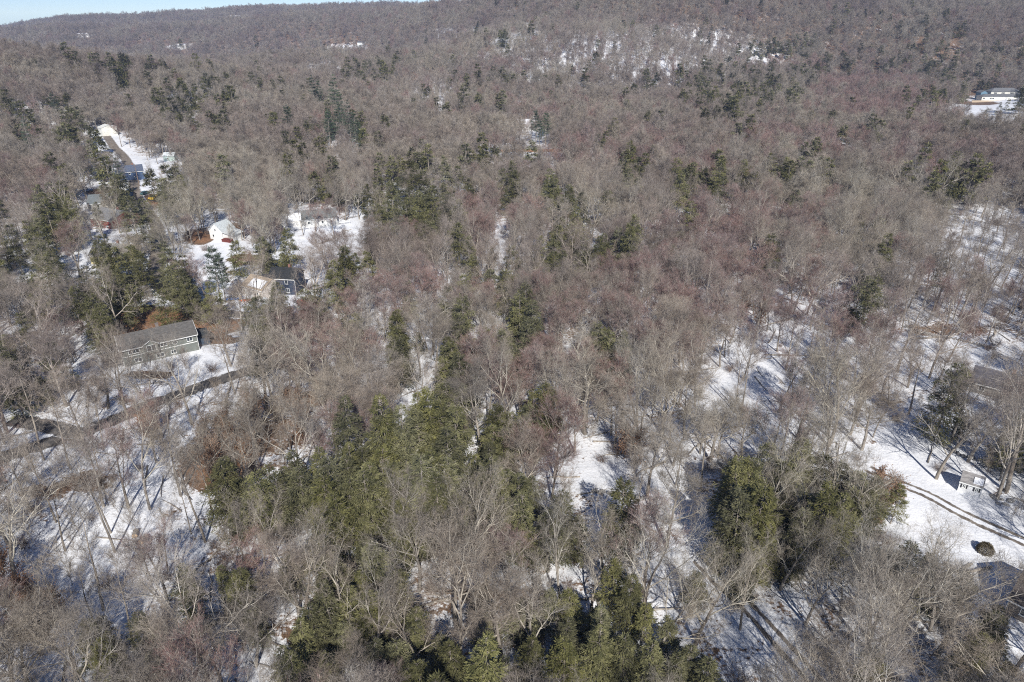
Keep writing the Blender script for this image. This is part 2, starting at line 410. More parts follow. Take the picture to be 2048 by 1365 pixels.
for i in range(3):
    tr, cr = MB(), MB()
    nr = np.random.default_rng(320 + i); k = 26
    az = nr.uniform(0, 6.28, k); sp = nr.uniform(.1, .75, k)
    P0 = np.column_stack([nr.normal(0, .5, k), nr.normal(0, .5, k), np.full(k, -.1)])
    P1 = P0 + np.column_stack([np.cos(az) * sp, np.sin(az) * sp, nr.uniform(.7, 1.5, k)])
    P2 = P1 + np.column_stack([np.cos(az) * sp * 1.3, np.sin(az) * sp * 1.3, nr.uniform(.3, .9, k)])
    cr.tubes(P0, P1, np.full(k, .022), np.full(k, .014), 3, 0); cr.tubes(P1, P2, np.full(k, .014), np.full(k, .007), 3, 0)
    b, mi, e = spawn(np.concatenate([P0, P1]), np.concatenate([P1, P2]), 7, .7, .8, .1, 1, nr)
    w = np.full(len(b), .009); cr.tubes(b, mi, w, w * .8, 2, 0); cr.tubes(mi, e, w * .8, w * .4, 2, 0)
    b, mi, e = spawn(b, e, 2, .7, .45, .1, 1, nr); w = np.full(len(b), .007); cr.tubes(b, e, w, w * .4, 2, 0)
    PROTO.setdefault('shrub', []).append({'h': 2.0, 'whole': cr.build('shrub', [M['darktwig']], link=False).data})
tr, cr = make_bare(341, dict(SAP, h=6), [(5, .7, .9, .15, 1), (3, .6, .5, .1, .7)], .012)
for sd in (341, 342, 343):
    tr, cr = make_bare(sd, dict(SAP, h=5.5, count=[11]), [(5, .7, 1.0, .15, 1), (3, .6, .55, .1, .7)], .012)
    al = MB(); al.V = tr.V + cr.V; al.M = tr.M + cr.M; al.n = tr.n + cr.n; al.F = list(tr.F) + [f + tr.n for f in cr.F]
    PROTO.setdefault('sapling', []).append({'h': 6, 'whole': al.build('sapling', gm, link=False).data})

# ------------------------------------------------------------------ what grows where (read off the photograph, in its pixels)
HEM = """140,137 236,150 246,137 253,162 232,162 296,161 200,145 308,149 321,138 395,205 412,190 425,180 405,225 318,219 369,205 365,225 350,240
338,190 359,246 261,222 523,184 494,149 425,150 396,147 516,150 455,215 554,266 581,246 615,263 451,266 513,88 362,90 20,219 51,239 137,205 143,240
68,260 164,267 191,284 202,308 191,328 239,386 222,369 253,400 304,369 342,386 369,400 328,403 578,318 595,330 455,376 653,373 106,403 130,430 85,444 150,455 7,444
120,297 150,284 103,461 143,441 239,537 263,520 287,543 239,564 219,543 267,581 212,605 191,639 205,660 171,625 89,547 113,571 61,581 137,591 14,742 27,769 7,721
342,543 335,526 359,571 383,585 372,554 427,595 473,506 523,513 533,499 577,503 328,612 557,605 564,625 526,640 506,632 540,656 615,622 670,574 694,554
632,612 273,468 297,458 342,410 1032,4 991,3 697,150 711,137 687,164 767,157 762,143 796,128 772,167 748,171 953,79 972,82 1000,85 1011,85 1042,75 1063,77 892,232
923,226 929,215 959,215 955,165 1005,165 933,171 1145,154 1169,171 1006,226 1314,164 1357,161 1290,181 1268,191 1305,191 1364,208 1295,239 1227,270 1211,290 762,342
827,328 841,338 858,338 803,342 933,338 964,318 988,325 964,338 1064,338 786,362 810,376 755,369 834,386 854,393 892,366 943,376 940,393 1005,373 1025,386 1008,393
1099,379 1097,403 1107,410 759,403 786,417 817,410 837,420 865,427 800,437 851,448 892,437 827,451 919,451 1135,427 1152,441 1124,448 1162,407 1305,325 1244,352 1254,369
1288,342 1275,379 1213,417 1350,366 1360,386 1374,444 1141,396 1476,106 1474,126 1459,126 1507,101 1534,99 1556,96 1574,99 1606,101 1590,97 1520,100 1545,97 1495,138 1539,147 1439,154
1415,157 1587,154 1603,161 1502,167 1536,171 1553,174 1440,181 1413,198 1466,188 1488,202 1478,212 1440,205 1457,226 1464,241 1433,239 1410,246 1526,203 1575,214 1685,120
1720,106 1649,133 1635,137 1690,144 1703,138 1806,130 1758,116 1797,65 1847,60 1890,38 1912,65 1925,65 1881,92 1893,106 1849,91 1760,38 1729,36 1662,70 1690,36 1522,12
1876,140 1902,144 1929,157 1956,161 1854,154 1994,147 2038,120 2042,103 1861,191 1833,219 1861,222 1806,212 1881,202 1840,205 2042,208 1661,246 1700,226
1739,272 1686,273 1608,311 1628,318 1539,342 1553,352 1574,373 1650,369 1480,373 1433,349 1437,376 1406,362 1440,403 1355,369 1358,396 1587,414 1380,451 1843,342 1881,359
1912,369 1939,373 1895,372 817,457 800,470 868,464 844,474 912,494 1029,542 988,570 1018,580 1111,491 1111,511 1155,477 1141,464 1172,491 1165,515 1134,546
1124,556 1107,532 1206,505 1234,505 1193,518 1261,501 1268,491 1257,518 1343,525 694,552 714,552 738,546 817,587 892,597 912,611 929,587 796,641 800,669 793,689
803,710 1049,628 1039,641 1063,655 1066,676 1060,689 923,662 919,672 1011,703 1025,713 974,696 1206,682 1217,703 1234,717 1193,689 899,734 902,723 892,747 841,816
834,833 926,771 902,792 885,812 919,812 1073,819 1056,833 1090,809 988,833 1005,826 1015,853 988,867 1008,881 892,836 865,867 885,881 837,877 817,894 906,894 700,891
780,905 760,910 720,930 760,930 700,960 740,975 790,960 830,940 820,985 790,1000 860,960 900,940 870,990 850,1020 690,1010 730,1010 880,1040 900,975 810,1030
965,985 1010,975 1030,1000 1010,1030 1040,1050 990,1000 1130,1030 1240,1040 1100,1060 745,1110 790,1160 720,1150 700,1200 690,1240 760,1200 870,1210 880,1260
900,1300 970,1200 1000,1230 1040,1190 960,1160 1100,1180 1150,1180 1200,1210 1130,1250 1220,1150 1260,1180 1290,1220 1200,1300 1340,1240 170,1260 205,1290 240,1320 190,1230
270,1230 290,1290 460,1130 480,1160 500,1190 440,1110 370,1165 550,980 530,1000 590,960 600,985 640,950 660,980 650,1010 680,1040 640,1070 665,1120 680,1160
660,1200 620,1230 560,1290 540,1310 600,1330 640,1300 450,980 455,960 1530,930 1500,960 1470,960 1560,960 1600,930 1640,940 1680,950 1720,960 1750,960 1740,1000 1700,1000
1660,1000 1620,1010 1580,1000 1640,1050 1680,1060 1600,1060 1450,1060 1490,1040 1510,1070 1470,1080 1530,1090 1500,1110 1400,1130 1370,1170 1380,1300 1420,1330 1360,1320
1900,1130 1930,1160 1860,1120 1820,1110 1990,1240 1950,1280 1830,1300 1750,1330 2030,870
1890,810 1735,600 1740,620 1762,532 1543,515 947,532 25,1110 60,470 200,585 30,500 95,500 170,560 45,650 1250,1300 1300,1310 1060,1290 1000,1310 800,1290 840,1320 740,1290 760,1340"""
PINE = "632,212 642,208 670,215 673,273 687,250 690,267 712,285 714,301 660,290 660,262 1073,260 1090,267 441,550 437,571 120,232 581,262 1080,275 676,232 700,262 60,300 240,380"
def pairs(s): return [tuple(float(a) for a in t.split(',')) for t in s.split()]

def ell(px, py, L):
    """largest weight of soft ellipses (cx, cy, rx, ry, weight)"""
    w = np.zeros(np.broadcast(px, py).shape)
    for cx, cy_, rx, ry, k in L:
        r = np.hypot((px - cx) / rx, (py - cy_) / ry)
        w = np.maximum(w, k * (1 - sstep((r - .75) / .5)))
    return w
# cleared ground: how much of the wood is missing
OPENING = [(120, 500, 150, 130, .35), (60, 250, 80, 60, .4), (400, 215, 60, 50, .4), (860, 420, 90, 60, .4), (820, 960, 120, 60, .3), (1640, 980, 130, 70, .3), (290, 745, 130, 55, .95), (420, 700, 90, 40, .85), (200, 790, 70, 30, .7), (290, 645, 85, 32, .97), (350, 850, 60, 20, .6), (150, 900, 90, 25, .55),
           (430, 510, 50, 28, 1), (448, 470, 32, 18, 1), (650, 490, 90, 42, .85), (560, 545, 85, 26, .95), (540, 605, 70, 22, .9), (400, 570, 40, 40, .5), (330, 580, 30, 40, .5), (720, 470, 35, 45, .7),
           (265, 345, 62, 32, .85), (228, 300, 34, 28, .7), (205, 270, 26, 10, .85), (290, 410, 34, 40, .85), (320, 330, 40, 14, .6), (385, 390, 40, 30, .5), (205, 425, 48, 26, .9), (205, 512, 20, 12, .8), (620, 440, 40, 20, .9), (330, 450, 30, 30, .7), (410, 420, 40, 30, .5),
           (845, 690, 30, 60, .5), (770, 770, 60, 80, .3), (710, 750, 40, 60, .3), (1000, 520, 25, 60, .6), (860, 590, 30, 50, .4), (740, 620, 60, 60, .2),
           (1230, 955, 60, 28, .88), (1320, 975, 50, 36, .75), (1390, 1040, 45, 34, .75), (1190, 1090, 30, 42, .8), (1390, 1110, 30, 45, .8),
           (1510, 1240, 40, 30, .9), (1570, 1310, 40, 40, .9), (1450, 1160, 30, 35, .8), (1640, 1390, 60, 40, .8),
           (1900, 1000, 170, 60, .93), (1850, 1060, 130, 55, .9), (1960, 1100, 110, 60, .97), (2010, 1200, 70, 60, .97), (1980, 950, 90, 60, .75), (1780, 1010, 60, 50, .9), (1850, 900, 90, 50, .6), (2040, 1290, 40, 60, .8),
           (1960, 740, 110, 60, .6), (1840, 720, 120, 60, .55), (1640, 700, 140, 70, .45), (1480, 760, 90, 80, .45), (1560, 850, 80, 50, .4), (2000, 840, 80, 40, .7), (1990, 480, 120, 70, .55), (1960, 560, 100, 60, .45), (1860, 380, 60, 60, .4),
           (1990, 232, 95, 38, .97), (1930, 250, 50, 20, .8), (1900, 240, 60, 16, .85), (2000, 270, 50, 12, .8),
           (930, 75, 70, 14, .42), (700, 102, 40, 9, .9), (1040, 78, 60, 14, .5), (1250, 125, 240, 60, .16), (870, 195, 55, 38, .45), (655, 150, 50, 30, .45), (905, 110, 40, 14, .5), (1050, 55, 14, 5, .8), (360, 93, 26, 5, .9), (165, 72, 20, 3, .9), (470, 36, 16, 3, .9),
           (1060, 309, 60, 7, .95), (980, 296, 45, 7, .9), (1060, 215, 30, 40, .4), (1090, 265, 30, 14, .5),
           (90, 1160, 140, 110, .3), (240, 1090, 120, 120, .42), (60, 1290, 90, 80, .35), (250, 970, 160, 70, .3), (560, 870, 100, 60, .3)]
REDS = [(1740, 190, 120, 48, 1), (1500, 430, 200, 60, .7), (1560, 122, 90, 16, .9), (1400, 480, 150, 60, .7), (1260, 565, 150, 60, .75), (1350, 620, 220, 70, .8), (1620, 275, 140, 50, .6), (970, 740, 95, 35, .95),
        (1130, 725, 120, 50, .8), (780, 850, 110, 50, .9), (1240, 860, 100, 35, .8), (960, 905, 60, 50, .8), (705, 1080, 40, 70, .9), (1000, 430, 90, 50, .6), (760, 600, 90, 60, .7), (600, 640, 90, 80, .5), (430, 1170, 90, 45, .8),
        (1520, 700, 120, 80, .75), (1750, 640, 110, 60, .8), (1870, 310, 150, 40, .5), (1240, 300, 130, 40, .7), (1850, 255, 60, 50, .6), (1640, 570, 120, 50, .6), (1450, 540, 140, 60, .7), (1100, 860, 60, 50, .7), (60, 370, 60, 40, .3),
        (350, 1110, 60, 50, .6), (620, 440, 100, 60, .3), (900, 560, 80, 40, .5), (1180, 620, 120, 50, .6), (1000, 130, 60, 20, .5), (1120, 210, 150, 30, .5), (240, 640, 60, 40, .2), (1010, 1050, 60, 30, .5), (850, 700, 60, 60, .4), (1480, 300, 160, 60, .4)]
SLIMS = [(200, 1080, 330, 190, .9), (90, 1290, 220, 120, .85), (500, 900, 180, 100, .7), (1600, 700, 280, 130, .8), (1960, 620, 150, 180, .8), (1500, 820, 120, 100, .6), (780, 720, 130, 120, .6), (1330, 1000, 120, 90, .7), (1220, 112, 260, 62, .62),
         (1760, 960, 110, 70, .7), (680, 380, 140, 60, .4), (1100, 440, 160, 60, .4), (560, 780, 150, 60, .5), (870, 200, 100, 50, .6)]
GREENS = [(90, 490, 170, 130, .45), (60, 250, 90, 70, .5), (190, 330, 50, 80, .5), (400, 215, 70, 50, .45), (680, 270, 90, 40, .3), (810, 420, 120, 60, .75), (1010, 500, 130, 40, .25), (620, 600, 110, 60, .35), (1900, 140, 120, 50, .45), (1000, 390, 60, 50, .4), (1160, 470, 80, 60, .45), (1480, 190, 120, 60, .3), (1560, 100, 70, 14, .5), (1700, 140, 160, 30, .2), (1890, 150, 120, 40, .4), (1280, 360, 70, 40, .4), (1430, 350, 60, 40, .3), (1890, 360, 80, 30, .5), (740, 155, 60, 20, .4), (330, 560, 60, 60, .4), (620, 620, 90, 50, .3), (980, 165, 80, 16, .2), (1560, 350, 60, 40, .25), (900, 1250, 420, 110, .5), (760, 960, 200, 90, .55), (1400, 1250, 120, 110, .3), (250, 1280, 120, 70, .4), (1880, 1200, 90, 70, .25)]
SNOWY = [(1230, 122, 330, 75, .95), (930, 80, 100, 26, 1), (870, 200, 70, 44, .9), (690, 110, 60, 20, .9), (655, 150, 60, 30, .8), (1070, 280, 80, 30, .6), (1960, 440, 130, 80, .8)]
LITTER = [(290, 642, 95, 26, 1.5), (232, 668, 34, 28, 1.5), (420, 652, 60, 16, 1.4), (440, 680, 45, 9, .8), (430, 930, 70, 50, .85), (485, 890, 50, 30, .8), (170, 965, 60, 22, .5), (90, 985, 50, 18, .45), (250, 800, 30, 10, .4), (300, 750, 55, 10, .55), (620, 800, 30, 14, .9),
          (400, 475, 26, 14, .95), (470, 455, 20, 8, .6), (305, 402, 22, 14, .95), (300, 425, 12, 14, .6), (215, 385, 40, 6, .9), (560, 365, 50, 14, .7), (1740, 1030, 30, 22, .85), (1770, 1000, 16, 16, .6), (60, 1240, 50, 40, .7), (20, 1190, 50, 20, .7),
          (1960, 207, 40, 4, .55), (1070, 302, 50, 3, 1), (710, 118, 40, 9, .5), (940, 96, 50, 8, .6), (490, 520, 40, 12, .5), (550, 640, 70, 14, .6), (2000, 985, 20, 12, .35), (1880, 660, 90, 12, .3), (560, 850, 60, 60, .35), (980, 1230, 200, 60, .2)]

# ------------------------------------------------------------------ ground sheet
def axis(n, lo, hi, c, A=150.0):
    a, b = math.asinh((lo - c) / A), math.asinh((hi - c) / A)
    return c + A * np.sinh(np.linspace(a, b, n))
gx, gy = axis(620, -4300, 4300, 0), axis(620, -260, 4700, 130)
GX, GY = np.meshgrid(gx, gy); GZ = T(GX, GY)
nx = len(gx); ii = (np.arange(len(gy) - 1)[:, None] * nx + np.arange(nx - 1)[None]).ravel()
quads = np.stack([ii, ii + 1, ii + nx + 1, ii + nx], 1)
def ground_mat():
    m, nt, b = new_mat('snowy_forest_floor'); N = nt.nodes; L = nt.links
    geo = N.new("ShaderNodeNewGeometry"); at = N.new("ShaderNodeAttribute"); at.attribute_name = 'litter'
    def noise(sc, det, w=0):
        n = N.new("ShaderNodeTexNoise"); n.inputs['Scale'].default_value = sc; n.inputs['Detail'].default_value = det; n.inputs['Roughness'].default_value = .62
        L.new(geo.outputs['Position'], n.inputs[0]); return n.outputs[0]
    def math_(op, a, b_=None, c=None, clamp=False):
        n = N.new("ShaderNodeMath"); n.operation = op; n.use_clamp = clamp
        for i, v in enumerate((a, b_, c)):
            if v is None: continue
            if isinstance(v, (int, float)): n.inputs[i].default_value = v
            else: L.new(v, n.inputs[i])
        return n.outputs[0]
    big, med, fine, tiny = noise(.035, 4), noise(.22, 8), noise(1.6, 8), noise(9, 4)
    s = math_('MULTIPLY_ADD', big, .30, math_('MULTIPLY_ADD', med, .52, math_('MULTIPLY_ADD', fine, .52, math_('MULTIPLY_ADD', tiny, .10, .04))))
    s = math_('ADD', s, math_('MULTIPLY', at.outputs['Fac'], .46))
    cover = N.new("ShaderNodeMapRange"); cover.inputs[1].default_value = .86; cover.inputs[2].default_value = .93
    L.new(s, cover.inputs[0])
    def ramp(f, c0, c1, lo=.35, hi=.65):
        r = N.new("ShaderNodeValToRGB"); r.color_ramp.elements[0].position = lo; r.color_ramp.elements[1].position = hi
        r.color_ramp.elements[0].color = (*c0, 1); r.color_ramp.elements[1].color = (*c1, 1); L.new(f, r.inputs[0]); return r.outputs[0]
    snow = ramp(med, (.70, .72, .76), (.86, .87, .90))
    leaf = ramp(tiny, (.085, .055, .038), (.26, .165, .105))
    rust = ramp(fine, (.17, .085, .045), (.36, .20, .11))
    lf = N.new("ShaderNodeMix"); lf.data_type = 'RGBA'; L.new(math_('MULTIPLY', math_('SUBTRACT', at.outputs['Fac'], .64), 2.2, clamp=True), lf.inputs[0]); L.new(leaf, lf.inputs[6]); L.new(rust, lf.inputs[7])
    mx = N.new("ShaderNodeMix"); mx.data_type = 'RGBA'; L.new(cover.outputs[0], mx.inputs[0]); L.new(snow, mx.inputs[6]); L.new(lf.outputs[2], mx.inputs[7])
    L.new(mx.outputs[2], b.inputs['Base Color']); b.inputs['Roughness'].default_value = .75; b.inputs['Specular IOR Level'].default_value = .25
    bp = N.new("ShaderNodeBump"); bp.inputs['Strength'].default_value = .55; bp.inputs['Distance'].default_value = .25
    L.new(math_('ADD', fine, math_('MULTIPLY', med, 1.5)), bp.inputs['Height']); L.new(bp.outputs[0], b.inputs['Normal'])
    return m
ground = mesh_obj('ground', np.stack([GX.ravel(), GY.ravel(), GZ.ravel()], 1), [quads], [ground_mat()], smooth=True)
ground['kind'] = 'structure'
gpx, gpy, gd = proj(GX.ravel(), GY.ravel(), GZ.ravel())
lit = ell(gpx, gpy, LITTER)
opn = ell(gpx, gpy, OPENING)
Rg = np.hypot(GX.ravel(), GY.ravel())
lit = np.where(gd > 1, lit, 0)
lit = lit + (lit < .2) * (.10 * (1 - opn) - .22 * opn * (Rg < 900)) + .34 * sstep((Rg - 380) / 500) * (1 - opn) * (1 - ell(gpx, gpy, SNOWY)) + .06 * (1 - opn)
lit = np.where(gd > 1, lit, 0)
a = ground.data.attributes.new('litter', 'FLOAT', 'POINT'); a.data.foreach_set('value', lit.astype(np.float32))

# ------------------------------------------------------------------ roads and tracks, draped a little above the ground
def catmull(P, step=1.5):
    P = np.array(P, float); out = []
    Q = np.vstack([2 * P[0] - P[1], P, 2 * P[-1] - P[-2]])
    for i in range(1, len(Q) - 2):
        n = max(2, int(np.linalg.norm(Q[i + 1] - Q[i]) / step)); t = np.linspace(0, 1, n, endpoint=False)[:, None]
        out.append(.5 * ((2 * Q[i]) + (-Q[i - 1] + Q[i + 1]) * t + (2 * Q[i - 1] - 5 * Q[i] + 4 * Q[i + 1] - Q[i + 2]) * t ** 2 + (-Q[i - 1] + 3 * Q[i] - 3 * Q[i + 1] + Q[i + 2]) * t ** 3))
    return np.vstack(out + [P[-1:]])
ROADS = []
def strip(name, pts, width, mat, lift=.07, wob=0.0, register=True, kind='structure', cross=9):
    P = catmull([ground_at(*p) for p in pts]); d = np.gradient(P, axis=0); d /= np.linalg.norm(d, axis=1, keepdims=True)
    n = np.stack([-d[:, 1], d[:, 0]], 1); k = np.arange(len(P))
    V = []
    for s in np.linspace(-1, 1, cross):
        w = width / 2 * s * (1 + wob * np.sin(k * .7 + s * 3) * np.cos(k * .31))
        q = P + n * w[:, None]; V.append(np.column_stack([q, T(q[:, 0], q[:, 1]) + lift - .03 * abs(s)]))
    V = np.stack(V, 1).reshape(-1, 3); r = np.arange(len(P) - 1)[:, None] * cross + np.arange(cross - 1)[None]; r = r.ravel()
    o = mesh_obj(name, V, [np.stack([r, r + 1, r + 1 + cross, r + cross], 1)], [mat], smooth=True)
    a = o.data.attributes.new('across', 'FLOAT', 'POINT'); a.data.foreach_set('value', np.tile(np.linspace(-1, 1, cross), len(P)).astype(np.float32))
    o['kind'] = kind
    if register: ROADS.append((P, width / 2))
    return o
def road_mat(name, c0, c1, ruts=False, edge=.62):
    m = noisy(name, c0, c1, .9, detail=10); nt = m.node_tree; N, L = nt.nodes, nt.links; b = N['Principled BSDF']
    base = b.inputs['Base Color'].links[0].from_socket
    at = N.new('ShaderNodeAttribute'); at.attribute_name = 'across'; geo = N.new('ShaderNodeNewGeometry')
    no = N.new('ShaderNodeTexNoise'); no.inputs['Scale'].default_value = .9; no.inputs['Detail'].default_value = 8; no.inputs['Roughness'].default_value = .7
    L.new(geo.outputs['Position'], no.inputs[0])
    def mth(op, x, y=None):
        n = N.new('ShaderNodeMath'); n.operation = op
        for i, v in enumerate((x, y)):
            if v is None: continue
            if isinstance(v, float): n.inputs[i].default_value = v
            else: L.new(v, n.inputs[i])
        return n.outputs[0]
    ab = mth('ABSOLUTE', at.outputs['Fac']); e = mth('ADD', ab, mth('MULTIPLY', mth('SUBTRACT', no.outputs[0], .5), 1.3))
    if ruts: e = mth('ADD', mth('MULTIPLY', mth('ABSOLUTE', mth('SUBTRACT', ab, .52)), 1.7), mth('MULTIPLY', mth('SUBTRACT', no.outputs[0], .38), 1.0))
    mr = N.new('ShaderNodeMapRange'); mr.inputs[1].default_value = .40 if ruts else edge; mr.inputs[2].default_value = .55 if ruts else edge + .16; L.new(e, mr.inputs[0])
    mx = N.new('ShaderNodeMix'); mx.data_type = 'RGBA'; L.new(mr.outputs[0], mx.inputs[0]); L.new(base, mx.inputs[6]); mx.inputs[7].default_value = (.78, .80, .84, 1)
    L.new(mx.outputs[2], b.inputs['Base Color']); return m
asph = road_mat('old_asphalt', (.06, .056, .055), (.14, .13, .125), edge=.86)
dirt = road_mat('wet_gravel', (.12, .10, .085), (.25, .22, .19), True)
sandy = road_mat('sanded_asphalt', (.15, .125, .105), (.27, .235, .20), edge=.84)
strip('road', [(-120, 960), (0, 918), (90, 888), (170, 862), (235, 838), (297, 810), (345, 795), (385, 780), (430, 764), (490, 745), (550, 728)], 4.9, asph)
strip('side_road', [(20, 842), (55, 846), (105, 856), (150, 866), (185, 862)], 4.6, asph, .10)
strip('lane', [(205, 262), (225, 290), (249, 315), (266, 350), (270, 383), (284, 408), (300, 430), (313, 452), (318, 490), (312, 530), (320, 570), (360, 600), (420, 622), (478, 630), (520, 633), (560, 640)], 5.4, sandy)
strip('driveway', [(1735, 938), (1780, 960), (1850, 988), (1905, 1018), (1960, 1045), (2048, 1085), (2160, 1140)], 3.4, dirt, .06, .1)
strip('track', [(1395, 1120), (1440, 1165), (1480, 1200), (1512, 1232), (1560, 1285), (1600, 1330), (1660, 1400)], 3.4, dirt, .06, .1)
strip('estate_drive', [(1905, 290), (1960, 283), (2048, 258), (2130, 235)], 5, asph, .08)

# ------------------------------------------------------------------ buildings
def plain(name, c, rough=.7, var=.12, scale=1.5, spec=.3, stretch=None):
    return noisy(name, tuple(v * (1 - var) for v in c), tuple(min(1, v * (1 + var)) for v in c), scale, rough, spec=spec, stretch=stretch)
M['trim'] = plain('white_trim', (.74, .75, .74), var=.05)
M['glass'] = plain('window_glass', (.035, .045, .055), .12, spec=.6)
def thing(name, label, cat, loc=(0, 0, 0), rz=0, group=None):
    o = bpy.data.objects.new(name, None); COL.objects.link(o); o.location = loc; o.rotation_euler = (0, 0, rz)
    o['label'] = label; o['category'] = cat; o.empty_display_size = .5
    if group: o['group'] = group
    return o
def tag(o, label, cat, group=None):
    o['label'] = label; o['category'] = cat
    if group: o['group'] = group
    return o
FOOT = []   # footprints (x, y, radius) kept clear of trees
def siding(name, c):
    m, nt, b = new_mat(name); N = nt.nodes; L = nt.links
    tc = N.new("ShaderNodeTexCoord"); sp = N.new("ShaderNodeSeparateXYZ"); L.new(tc.outputs['Object'], sp.inputs[0])
    ml = N.new("ShaderNodeMath"); ml.operation = 'MULTIPLY'; ml.inputs[1].default_value = 5.5; L.new(sp.outputs[2], ml.inputs[0])
    fr = N.new("ShaderNodeMath"); fr.operation = 'FRACT'; L.new(ml.outputs[0], fr.inputs[0])
    no = N.new("ShaderNodeTexNoise"); no.inputs['Scale'].default_value = 1.2; no.inputs['Detail'].default_value = 6; L.new(tc.outputs['Object'], no.inputs[0])
    cr = N.new("ShaderNodeValToRGB"); cr.color_ramp.elements[0].color = (*[v * .82 for v in c], 1); cr.color_ramp.elements[1].color = (*[min(1, v * 1.12) for v in c], 1)
    cr.color_ramp.elements[0].position = .3; cr.color_ramp.elements[1].position = .7
    L.new(no.outputs[0], cr.inputs[0]); L.new(cr.outputs[0], b.inputs['Base Color'])
    bp = N.new("ShaderNodeBump"); bp.inputs['Strength'].default_value = .7; bp.inputs['Distance'].default_value = .03; L.new(fr.outputs[0], bp.inputs['Height']); L.new(bp.outputs[0], b.inputs['Normal'])
    b.inputs['Roughness'].default_value = .7
    return m
def shingle(name, c, snow=False):
    return noisy(name, tuple(v * .65 for v in c), tuple(v * 1.3 for v in c), 2.2, .9, detail=10, stretch=(.7, 2, 2), lo=.3, hi=.7)

def window(parent, face, u, z, w, h, L, D, panes=2, frame=None):
    """face f: front (y=0), b: back, l: x=0, r: x=L. u runs along the face."""
    f, g = MB(), MB(); t = .09
    def bx(m, u0, u1, z0, z1, d0, d1):
        if face == 'f': m.box(u0, u1, -d1, -d0, z0, z1)
        elif face == 'b': m.box(u0, u1, D + d0, D + d1, z0, z1)
        elif face == 'l': m.box(-d1, -d0, u0, u1, z0, z1)
        else: m.box(L + d0, L + d1, u0, u1, z0, z1)
    bx(f, u, u + t, z, z + h, .004, .07); bx(f, u + w - t, u + w, z, z + h, .004, .07)
    bx(f, u + t, u + w - t, z, z + t, .004, .07); bx(f, u + t, u + w - t, z + h - t, z + h, .004, .07)
    for k in range(1, panes):
        c = u + w * k / panes; bx(f, c - .04, c + .04, z + t, z + h - t, .004, .06)
    bx(f, u - .06, u + w + .06, z - .08, z - .003, .004, .11)
    wo = f.build('window', frame or M['trim'], parent)
    bx(g, u + t * .7, u + w - t * .7, z + t * .7, z + h - t * .7, .002, .03)
    g.build('pane', M['glass'], wo)
    return wo

def gable_roof(L, D, hw, hr, over, mat, parent, x0=0.0, y0=0.0, th=.18, name='roof', along='x', trim=True):
    m = MB()
    if along == 'x':
        y_a, y_b, yc = y0 - over, y0 + D + over, y0 + D / 2; sl = hr / (D / 2)
        za = hw - over * sl
        poly = [(y_a, za + .02), (yc, hw + hr + .02), (y_b, za + .02), (y_b, za + .02 + th), (yc, hw + hr + .02 + th), (y_a, za + .02 + th)]
        m.prism(poly, 'x', x0 - over * .7, x0 + L + over * .7)
    else:
        x_a, x_b, xc = x0 - over, x0 + L + over, x0 + L / 2; sl = hr / (L / 2); za = hw - over * sl
        poly = [(x_a, za + .02), (xc, hw + hr + .02), (x_b, za + .02), (x_b, za + .02 + th), (xc, hw + hr + .02 + th), (x_a, za + .02 + th)]
        m.prism(poly, 'y', y0 - over * .7, y0 + D + over * .7)
    return m.build(name, mat, parent)
def gable_wall(m, L, D, hw, hr, x0=0.0, y0=0.0, along='x', base=-1.5):
    if along == 'x': m.prism([(y0, base), (y0 + D, base), (y0 + D, hw), (y0 + D / 2, hw + hr), (y0, hw)], 'x', x0, x0 + L)
    else: m.prism([(x0, base), (x0 + L, base), (x0 + L, hw), (x0 + L / 2, hw + hr), (x0, hw)], 'y', y0, y0 + D)

def site(A, B, minL=None):
    """ground points for two front corners seen in the photograph -> base location, rotation, length"""
    a, b = ground_at(*A), ground_at(*B)
    L = math.hypot(b[0] - a[0], b[1] - a[1]); rz = math.atan2(b[1] - a[1], b[0] - a[0])
    if minL: L = minL
    return (a[0], a[1]), rz, L
TURN = {'estate_house': -.03, 'brown_roofed_house': .05, 'hilltop_house': .1, 'hillside_house': -.2, 'valley_house': .2, 'wood_edge_house': -.2, 'ridge_house': .1, 'white_house': .30, 'navy_house': .5}
SEEN = {'slate_roofed_house': 0, 'corner_house': 0, 'yellow_house': .2, 'grey_barn': .5, 'red_house': .5, 'grey_house': .5, 'brown_roofed_house': .2, 'estate_house': .95, 'white_shed': 1, 'white_cottage': .8, 'blue_house': .7, 'cream_garage': .75, 'white_house': .5, 'navy_house': .4}
def place_house(name, label, cat, A, B, D, L=None):
    (x, y), rz, L = site(A, B, L)
    if name in TURN: rz = TURN[name]
    c = (x + cos(rz) * L / 2 - sin(rz) * D / 2, y + sin(rz) * L / 2 + cos(rz) * D / 2)
    z = float(T(*c)); FOOT.append((c[0], c[1], max(L, D) * .55 + 2.5, x, y, rz, L, D, SEEN.get(name, .6)))
    return thing(name, label, cat, (x, y, z), rz), L

